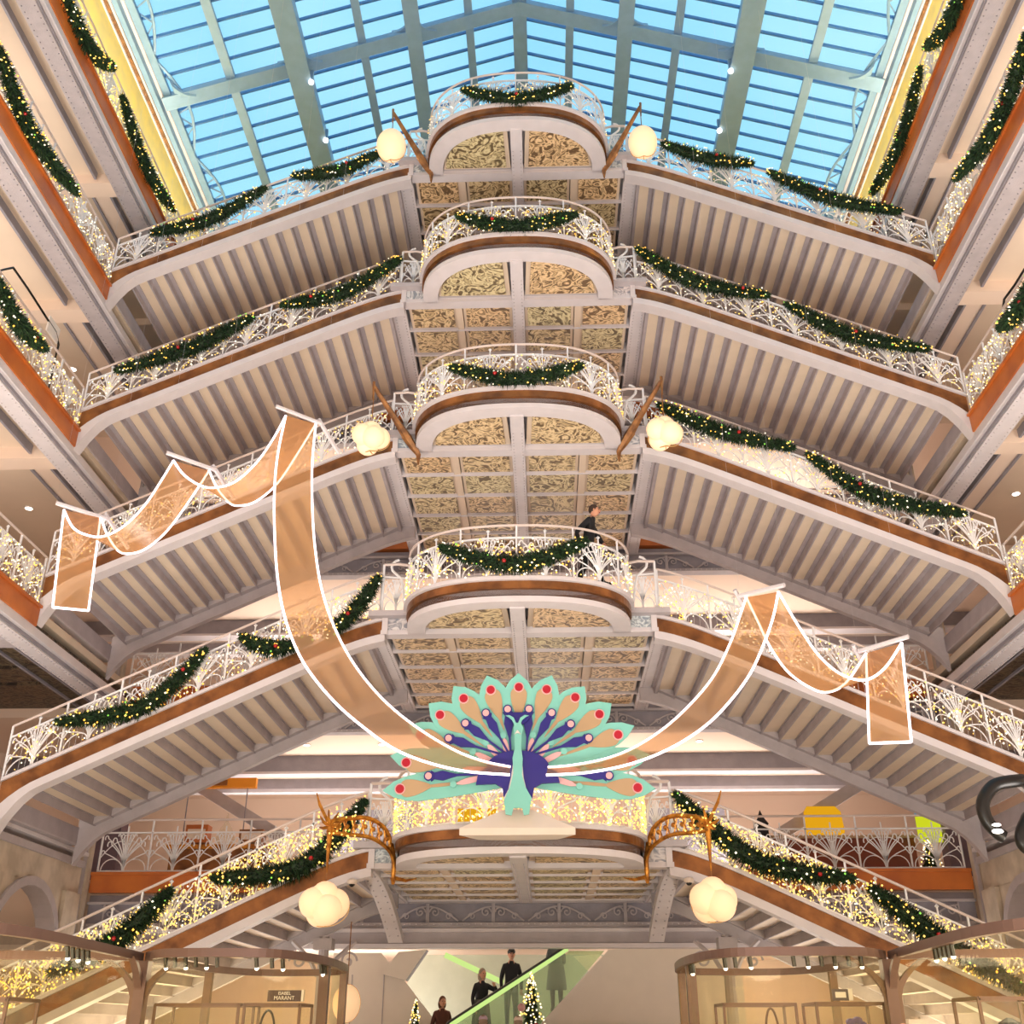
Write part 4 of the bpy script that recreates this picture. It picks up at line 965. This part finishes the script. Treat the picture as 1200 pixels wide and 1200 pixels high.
solo('escalator_backdrop', B(-3.4, 3.6, 31.6, 31.7, 0, 3.55, mat('green_backdrop', (180, 186, 172), .4)), 'pale green glass partition behind the escalator', 'partition')
q = MB(); q.poly([(-3.6, 2.9), (-3.2, 3.4), (-2.5, 3.45), (-3.0, 2.75)], 28.0, 28.5, white_p, girder); solo('escalator_canopy', q, 'white angular soffit box left of the escalator', 'soffit')
q = MB(); q.box(-.55, .55, 27.1, 27.4, 3.42, 3.47, emit('blue_screen_strip', (150, 190, 250), 1.6)); solo('light_strip', q, 'cool blue light strip above the escalator', 'light')
# low metal fence at the very bottom
t = thing('low_fence', 'low beige metal fence in front of the escalator', 'fence', (0, 25.8, 0))
part('top_rail', B(-3.0, 3.0, -.03, .03, 1.62, 1.68, gold_dull), t)
q = MB()
for k in range(100): q.box(-3.0 + k * .06, -2.98 + k * .06, -.01, .01, .2, 1.62, offw)
part('bars', q, t, stuff=True)
for x in (-3.0, -.95, 1.0, 3.0): part('post', B(x - .04, x + .04, -.04, .04, 0, 1.72, black), t)
def tree(loc, h, r, label, seed, dens, ribbon=False):
    rnd = random.Random(seed); t = thing('christmas_tree', label, 'christmas tree', loc); q = MB(); qb = MB()
    for k in range(int(1500 * dens)):
        u = rnd.random(); z = h * (.12 + .88 * u); rr = r * (1 - u) ** .8; a = rnd.random() * 6.283; p = Vector((rr * .5 * math.cos(a), rr * .5 * math.sin(a), z)); e = Vector((rr * math.cos(a) * rnd.uniform(.85, 1.15), rr * math.sin(a), z - .05)); sd = Vector((-math.sin(a), math.cos(a), 0)) * .03
        q.add([p - sd, p + sd, e], [(0, 1, 2)], needle if k % 2 else needle2)
    q.tube([(0, 0, h * .1), (0, 0, h)], [r * .45, .01], needle, 8)
    for k in range(int(170 * dens)):
        u = rnd.random(); z = h * (.12 + .88 * u); rr = r * (1 - u) ** .8 * 1.05; a = rnd.uniform(3.1, 6.3); qb.octa((rr * math.cos(a), rr * math.sin(a), z), .022, rnd.choice((bulb, bulb_w)))
    part('foliage', q, t); part('bulbs', qb, t, stuff=True); part('trunk', T([(0, 0, 0), (0, 0, h * .15)], .05, brown, 6), t)
    if ribbon:
        part('red_ribbon', T([(.12, -r * .7, h * .45), (.02, -r, .9 * h * .35), (.12, -r * 1.05, h * .1)], .05, redb, 5), t)
        q = MB(); q.ball((-.22, -.3, h * .62), .09, pink, 8, 6); part('bauble', q, t, smooth=True)
tree((.12, 26.3, .9), 1.95, .42, 'christmas tree with white lights and a red ribbon before the escalator', 3, 1, True)
tree((-2.72, 28.0, 1.3), 1.05, .2, 'tiny lit christmas tree left of the escalator', 4, .35)
tree((2.85, 28.0, 1.3), 1.05, .2, 'tiny lit christmas tree right of the escalator', 5, .35)
for x, lb in ((-2.72, 'left'), (2.85, 'right')):
    q = MB(); q.box(-.3, .3, -.3, .3, 0, 1.22, white_p); q.box(-.34, .34, -.34, .34, 1.22, 1.3, gold_dull); solo('plinth', q, f'white plinth carrying the tiny tree {lb} of the escalator', 'plinth').location = (x, 28.0, 0)
q = MB(); q.box(-.4, .4, -.4, .4, 0, .82, white_p); q.box(-.44, .44, -.44, .44, .82, .9, gold_dull); solo('plinth', q, 'white plinth carrying the christmas tree with the red ribbon', 'plinth').location = (.12, 26.3, 0)

# iron columns of the ground floor with scroll brackets
for s in (-1, 1):
    for x, y in ((4.4, 24.6), (8.2, 24.6)):
        t = thing('iron_column', f"ornate cast-iron column on the {SD[s]} beneath the lowest flight, {'inner' if x < 5 else 'outer'} one", 'column', (s * x, y, 0))
        zt = 3.5 if x < 5 else 1.9
        q = MB(); q.tube([(0, 0, 0), (0, 0, .4), (0, 0, zt)], [.2, .13, .11], iron2, 10); part('shaft', q, t); 
        part('capital', B(-.2, .2, -.2, .2, zt - .28, zt - .05, iron2), t)
        if x < 5:
            for d in (-1, 1):
                q = MB(); q.tube([(d * .1, 0, zt - .8), (d * .3, 0, zt - .45), (d * .7, 0, zt - .1)], .05, iron2, 5); q.tube(spiral(d * .55, zt - .5, .2, 1.5, d, 0), .03, iron2, 4); part('scroll_bracket', q, t)
# ------------------------------------------------------------------ glass kiosks
def kiosk(s, label):
    t = thing('glass_kiosk', label, 'kiosk', (s * 3.3, 14, 0))
    X = lambda x: s * (x if s > 0 or x < 3 else x - .2 * min(1, x - 3)) - s * 3.3
    Z1, Z0 = 2.44, 2.35
    ring = smooth_path([(X(4.35), -.9, 0), (X(3.9), -1.5, 0), (X(2.9), -1.55, 0), (X(2.45), -1.2, 0), (X(2.25), 0, 0), (X(2.32), 1.9, 0), (X(2.7), 2.65, 0), (X(3.9), 2.75, 0), (X(4.4), 1.6, 0), (X(4.45), -.3, 0), (X(4.35), -.9, 0)], 6)
    q = MB(); N = len(ring); cx = sum((p.x for p in ring)) / N; cy = sum((p.y for p in ring)) / N
    secs = []
    for p in ring:
        d = Vector((p.x - cx, p.y - cy, 0)).normalized() * .05
        secs.append([(p.x - d.x, p.y - d.y, Z0), (p.x + d.x, p.y + d.y, Z0), (p.x + d.x, p.y + d.y, Z1), (p.x - d.x, p.y - d.y, Z1)])
    q.strip(secs, bronze); part('top_ring', q, t)
    ring2 = smooth_path([(X(4.45), -.9, 0), (X(4.35), -2.6, 0), (X(4.3), -4.2, 0), (X(4.6), -4.9, 0), (X(5.6), -5.1, 0), (X(6.8), -5.0, 0), (X(7.2), -4.0, 0), (X(7.2), -2.0, 0), (X(6.8), -1.3, 0), (X(5.6), -1.2, 0), (X(4.45), -.9, 0)], 6)
    q = MB(); secs = []; N = len(ring2); cx = sum((p.x for p in ring2)) / N; cy = sum((p.y for p in ring2)) / N
    for p in ring2:
        d = Vector((p.x - cx, p.y - cy, 0)).normalized() * .05
        secs.append([(p.x - d.x, p.y - d.y, Z0), (p.x + d.x, p.y + d.y, Z0), (p.x + d.x, p.y + d.y, Z1), (p.x - d.x, p.y - d.y, Z1)])
    q.strip(secs, bronze); part('top_ring', q, t)
    # posts flaring into the rings like stems
    for (x, y, w_) in ((2.3, .3, .06), (4.4, -.9, .08), (2.4, 2.2, .05), (4.42, 1.8, .05)):
        q = MB(); xx = X(x); q.box(xx - w_, xx + w_, y - w_, y + w_, 0, Z0, bronze)
        if x == 4.4:
            for dx, dy in ((-1, 0), (1, 0), (0, -1)):
                q.strip([[(xx + dx * (w_ * .5 + .42 * u * u) - w_ * .5, y + dy * (.42 * u * u) - w_ * .5, 1.83 + .55 * u ** .8), (xx + dx * (w_ * .5 + .42 * u * u) + w_ * .5, y + dy * .42 * u * u - w_ * .5, 1.83 + .55 * u ** .8), (xx + dx * (w_ * .5 + .42 * u * u) + w_ * .5, y + dy * .42 * u * u + w_ * .5, 1.83 + .55 * u ** .8), (xx + dx * (w_ * .5 + .42 * u * u) - w_ * .5, y + dy * .42 * u * u + w_ * .5, 1.83 + .55 * u ** .8)] for u in [j / 6 for j in range(7)]], bronze)
        part('post', q, t)
    for rg, nm in ((ring, 'a'), (ring2, 'b')):
        N = len(rg) - 1; step = 6
        for k in range(0, N, step):
            q = MB(); seg = rg[k:k + step + 1]; n = len(seg)
            q.add([(p.x, p.y, 0.05) for p in seg] + [(p.x, p.y, Z0) for p in seg], [(i, i + 1, n + i + 1, n + i) for i in range(n - 1)], kglass); part('glass_pane', q, t, smooth=True)
    # spotlights clipped under the near edge
    for k, (x, y) in enumerate(((3.95, -1.45), (3.8, -1.5), (3.65, -1.5), (3.5, -1.52), (3.35, -1.52), (3.2, -1.52), (2.75, -1.4), (2.6, -1.3), (2.5, -1.2), (2.28, -.1), (2.28, .0), (2.28, .15), (4.38, -2.6), (4.37, -2.75), (4.36, -2.9), (4.35, -3.05), (4.34, -3.2))):
        q = MB(); q.tube([(X(x), y, Z0), (X(x) + .01, y + .02, Z0 - .10)], .024, black, 6); sp = part('spotlight', q, t)
        if k % 2 == 0:
            q = MB(); q.ball((X(x) + .01, y + .02, Z0 - .105), .024, spot_e, 6, 4); part('lens', q, sp)
    return t
kiosk(-1, 'curved glass kiosk with a bronze frame, left'); kiosk(1, 'curved glass kiosk with a bronze frame, right')
def case(x, y, wd, dp, h, label):
    t = thing('display_case', label, 'display case', (x, y, 0), None)
    q = MB(); q.box(-wd, wd, -dp, dp, 0, 1.35, offw); part('cabinet', q, t)
    for sx in (-1, 1):
        for sy in (-1, 1): part('frame_post', B(sx * wd - .015, sx * wd + .015, sy * dp - .015, sy * dp + .015, 1.35, h, bronze), t)
    q = MB(); q.box(-wd, wd, -dp - .015, -dp + .015, h - .02, h + .015, bronze); q.box(-wd, wd, dp - .015, dp + .015, h - .02, h + .015, bronze); q.box(-wd - .015, -wd + .015, -dp, dp, h - .02, h + .015, bronze); q.box(wd - .015, wd + .015, -dp, dp, h - .02, h + .015, bronze); part('top_frame', q, t)
    q = MB(); q.box(-wd + .02, wd - .02, -dp + .02, dp - .02, 1.36, h - .03, cglass); part('glass_box', q, t)
    return t
for x, y, wd, lb in ((-3.65, 13.9, .5, 'glass display case in the left kiosk, left of the bag'), (-2.75, 13.9, .33, 'glass display case in the left kiosk holding the dark handbag'), (-5.3, 11.5, .5, 'glass display case at the far left behind the bronze post'),
                 (3.0, 14.0, .42, 'glass display case in the right kiosk holding the bag with a brown handle'), (3.95, 13.6, .38, 'glass display case in the right kiosk with the purple bow'), (5.0, 11.6, .33, 'glass display case right of the right bronze post with the black hat')):
    case(x, y, wd, .35, 1.90, lb)
def bag(loc, w_, mt, hmt, label, hh=.26):
    t = thing('handbag', label, 'handbag', loc); q = MB(); q.strip([[(-w_ * k, -.06 * k, z), (w_ * k, -.06 * k, z), (w_ * k, .06 * k, z), (-w_ * k, .06 * k, z)] for z, k in ((0, 1), (.08, 1.08), (.2, .8))], mt); part('bag_body', q, t)
    part('handle', T([(w_ * .6 * math.cos(a), 0, .18 + hh * math.sin(a)) for a in [math.pi * j / 12 for j in range(13)]], .014, hmt, 5), t)
bag((-2.85, 13.8, 1.36), .16, black, black, 'black handbag with a tall looped handle in the left kiosk', .30)
bag((3.15, 13.8, 1.36), .13, hb, hb, 'brown handbag with a tall looped handle in the right kiosk', .32)
q = MB(); 
for a in range(5): q.ball((.07 * math.cos(a * 1.26), -.02, .08 + .05 * math.sin(a * 1.26)), .05, mat('purple_silk', (84, 66, 130), .5) if a == 0 else MATS['purple_silk'], 8, 6, 1.2, .6, .8)
solo('silk_bow', q, 'purple silk bow inside the right kiosk case', 'bow').location = (4.05, 13.5, 1.6)
q = MB(); q.strip([[(r_ * math.cos(a), r_ * math.sin(a), z) for a in [2 * math.pi * j / 12 for j in range(12)]] for z, r_ in ((0, .05), (.16, .06), (.2, .12), (.26, .14), (.32, .10), (.36, .02))], black)
solo('black_hat', q, 'black hat on a stand in the case at far right', 'hat').location = (5.0, 11.45, 1.37)
q = MB(); q.ball((0, 0, .12), .09, mat('peach_vase', (222, 160, 130), .5), 10, 8, 1, 1, 1.3); q.ball((0, 0, .28), .05, MATS['peach_vase'], 8, 6); solo('peach_vase', q, 'peach coloured vase left of the right bronze post', 'vase').location = (4.2, 12.2, 1.36)
q = MB(); q.box(-.2, .2, -.2, .2, 0, 1.36, offw); q.box(-.22, .22, -.22, .22, 1.30, 1.36, bronze); solo('plinth', q, 'low white plinth under the peach vase', 'plinth').location = (4.2, 12.2, 0)
def text(body, size, loc, mt, name, parent=None, rot=(math.pi / 2, 0, 0)):
    c = bpy.data.curves.new(name, 'FONT'); c.body = body; c.size = size; c.align_x = 'CENTER'; c.align_y = 'CENTER'; c.extrude = .002
    o = bpy.data.objects.new(name, c); COL.objects.link(o); dg = bpy.context.evaluated_depsgraph_get(); me = bpy.data.meshes.new_from_object(o.evaluated_get(dg)); bpy.data.objects.remove(o)
    me.materials.clear(); me.materials.append(mt); o = link(name, me, parent); o.location = loc; o.rotation_euler = rot; return o
letter = mat('sign_letters', (240, 232, 226), .4)
t = thing('brand_sign', 'small dark sign with white capitals on the left kiosk case', 'sign', (-2.6, 13.5, 1.93)); part('plate', B(-.2, .2, -.02, .02, 0, .12, mat('sign_brown', (70, 46, 42), .4)), t); part('edge', B(.2, .225, -.02, .06, 0, .125, letter), t)
text('ISABEL', .052, (0, -.024, .086), letter, 'lettering', t); text('MARANT', .060, (0, -.024, .035), letter, 'lettering', t)
t = thing('small_sign', 'small grey-framed white card on the right kiosk case', 'sign', (3.88, 13.35, 1.93)); part('plate', B(-.09, .09, -.015, .015, 0, .12, mat('sign_grey', (84, 74, 82), .4)), t); part('card', B(-.06, .06, -.02, -.014, .03, .09, letter), t); part('edge', B(.09, .14, -.015, .04, 0, .125, letter), t)
# black looping lamp by the right-hand wall
t = thing('looping_lamp', 'black tubular looping lamp at the right edge, white spots at its end', 'lamp', (6.4, 14, 4.0))
part('tube', T(smooth_path([(.75, .3, .35), (.45, .1, .55), (.27, 0, .55), (-.02, 0, .49), (-.2, 0, .28), (-.2, 0, .06), (-.1, 0, -.1), (-.02, 0, -.16)], 5), .085, black, 10), t, smooth=True)
part('tube', T(smooth_path([(.9, 0, .1), (.42, 0, .12), (.28, 0, .0), (.2, 0, -.15), (.22, 0, -.28), (.4, 0, -.4)], 5), .085, black, 10), t, smooth=True)
q = MB(); q.ball((-.12, -.08, -.1), .05, spot_e, 8, 6, 1.5, 1, .6); q.ball((-.12, -.08, -.02), .04, spot_e, 8, 6, 1.5, 1, .5); part('spots', q, t)
part('hanging_rod', T([(.75, .3, .35), (.75, .3, 1.6), (4.0, 1.2, 1.8)], .02, black, 5), t)

# ------------------------------------------------------------------ the shop behind the lowest back gallery
q = MB(); q.box(-1.05, 1.05, -.1, .1, 0, .28, mat('canopy_orange', (236, 150, 30), .4)); t = thing('orange_canopy', 'orange shop canopy hung on thin rods, left back gallery', 'canopy', (-9.1, 31, 8.08))
part('panel', q, t); part('emblem', B(-.2, .2, -.13, -.1, .06, .22, brown), t)
for x in (-.95, .8): part('rod', T([(x, 0, 0), (x, 0, -1.9)], .018, girder, 5), t)
for k, (x, w_, h, mt, nm, lb) in enumerate(((-9.6, .32, .5, orange, 'gift_box', 'orange box standing on the left shop counter'), (-8.0, .35, .36, brown, 'gift_box', 'brown box on the right of the left shop counter'))):
    q = MB(); q.box(-w_, w_, -.2, .2, 0, h, mt); q.box(-w_ * .8, w_ * .8, -.22, -.2, h * .2, h * .75, offw); solo(nm, q, lb, 'box').location = (x, 31, 6.5)
q = MB(); q.strip([[(r_ * math.cos(a), r_ * math.sin(a), z) for a in [2 * math.pi * j / 10 for j in range(10)]] for z, r_ in ((0, .2), (.1, .3), (.4, .18), (.6, .05), (.85, .02))], cglass); solo('glass_cloche', q, 'pale glass cloche between the boxes on the left shop counter', 'cloche', smooth=True).location = (-8.8, 31, 6.5)
t = thing('shop_counter', 'brown and gilt shop counter behind the left back balustrade', 'counter', (-8.8, 31.2, S[4] + .6)); part('body', B(-1.5, 1.5, -.4, .4, 0, 1.3, brown), t); part('worktop', B(-1.6, 1.6, -.45, .45, 1.3, 1.42, gold), t)
t = thing('shop_counter', 'long dark red-brown shop counter behind the right back balustrade', 'counter', (8.6, 31.2, S[4] + .6)); part('body', B(-2.3, 2.3, -.4, .4, 0, 1.5, mat('mahogany', (130, 58, 34), .4)), t); part('worktop', B(-2.35, 2.35, -.45, .45, 1.5, 1.58, tan), t); part('shelf', B(-2.3, 2.3, -.5, -.4, .6, .7, pink), t)
yel = emit('yellow_panel_glow', (250, 180, 30), .75); solo('yellow_banner', B(-2.0, -.9, 30.2, 30.25, 5.02, 7.3, MATS['yellow_panel_glow']), 'glowing yellow banner in the back gallery behind the left half of the peacock', 'banner')
t = thing('yellow_screen', 'bright yellow rounded panel above the right shop counter', 'panel', (8.4, 30.9, S[4] + 2.2))
q = MB(); q.poly([(-.5, 0), (.55, 0), (.6, .1), (.55, .65), (.4, .8), (-.4, .8), (-.5, .65)], -.05, .05, yel, gold); part('panel', q, t)
t = thing('picture_panel', 'lit blue and yellow picture at the right end of the back gallery', 'picture', (11.2, 30.3, S[4] + 1.9)); part('yellow_field', B(-.35, .35, -.03, .03, 0, .7, emit('lime_glow', (220, 228, 40), .8)), t); part('blue_field', B(-.35, .35, -.03, .03, .7, 1.0, emit('blue_glow', (110, 180, 220), .8)), t)
t = thing('shop_lantern', 'small dark lantern with a spire left of the yellow panel', 'lantern', (6.6, 30.6, S[4] + 2.0)); part('body', B(-.16, .16, -.16, .16, 0, .45, dk), t); q = MB(); q.strip([[(r_ * math.cos(a), r_ * math.sin(a), z) for a in [math.pi / 4 + math.pi / 2 * j for j in range(4)]] for z, r_ in ((.45, .26), (.65, .1), (.85, .01))], dk); part('roof', q, t)
part('pedestal', B(-.2, .2, -.2, .2, -1.4, 0, offw), t)
tree((10.4, 28.4, S[4] + .6), 1.1, .36, 'little white lit tree behind the right back balustrade', 8, .5)
# gallery shop walls
for s in (-1, 1):
    q = MB(); q.box(*(sorted((s * 3.6, s * 6.0))), 33, 33.2, 4.9, 7.8, girder); q.box(*(sorted((s * 11.5, s * 12.4))), 30.0, 30.5, 4.9, 9.0, mat('aubergine', (120, 104, 120), .6) if s < 0 else MATS['aubergine'])
    solo('shop_partition', q, f'grey partition wall of the shop behind the {SD[s]} lowest back gallery', 'partition')
    t = thing('sloping_beam', f'grey sloping iron beam inside the {SD[s]} shop behind the lowest back gallery', 'beam', (s * 8.2, 31.6, 7.4))
    q = MB(); q.strip([[(s * 1.9, -.2, .75), (s * 1.9, .2, .75), (s * 1.9, .2, 1.15), (s * 1.9, -.2, 1.15)], [(s * -1.0, -.2, -.9), (s * -1.0, .2, -.9), (s * -1.0, .2, -.5), (s * -1.0, -.2, -.5)]], iron2); part('beam', q, t)
# recessed downlights
for k, (x, y, z, lb) in enumerate(((-12.93, 24.0, S[2] + .28, 'left, in the middle gallery ceiling'), (-12.54, 23.9, S[1] + .28, 'left, in the second highest gallery ceiling'), (12.62, 24.0, S[2] + .28, 'right, in the middle gallery ceiling'), (12.6, 21.9, S[1] + .28, 'right, in the second highest gallery ceiling'),
                              (-6.52, 30.4, S[3] + .04, 'in the left back hall ceiling above the orange canopy'), (-4.3, 30.4, S[3] + .04, 'in the back hall ceiling left of the peacock'), (5.0, 30.3, S[3] + .04, 'in the back hall ceiling right of the peacock'))):
    q = MB(); q.tube([(0, 0, 0), (0, 0, -.03)], .09, spot_e, 10); q.tube([(0, 0, .01), (0, 0, -.02)], .12, offw, 10); solo('downlight', q, 'round recessed downlight ' + lb, 'downlight', 'recessed downlights').location = (x, y, z)

# black tubular frames standing on the galleries
for s, P in ((-1, [(-10.8, 17.0, 14.3), (-10.8, 17.0, 15.95), (-10.8, 17.4, 16.36), (-10.8, 18.1, 16.36), (-10.8, 19.6, 16.28), (-10.8, 19.85, 16.1), (-10.8, 19.85, 14.3)]),
             (1, [(10.8, 17.4, 14.3), (10.8, 17.4, 15.8), (10.8, 17.7, 16.05), (10.8, 18.3, 16.05), (10.8, 18.85, 16.1), (10.8, 19.05, 15.9), (10.8, 19.05, 14.3)])):
    b0 = Vector((s * 10.8, 18.0, 14.3)); t = thing('tubular_frame', f'black tubular frame rising over the middle {SD[s]} gallery balustrade', 'frame', b0)
    part('tube', T([Vector(p) - b0 for p in P], .028, black, 6), t)
    if s < 0: part('card', B(-.02, .02, 1.2, 1.75, 1.75, 2.15, letter), t)
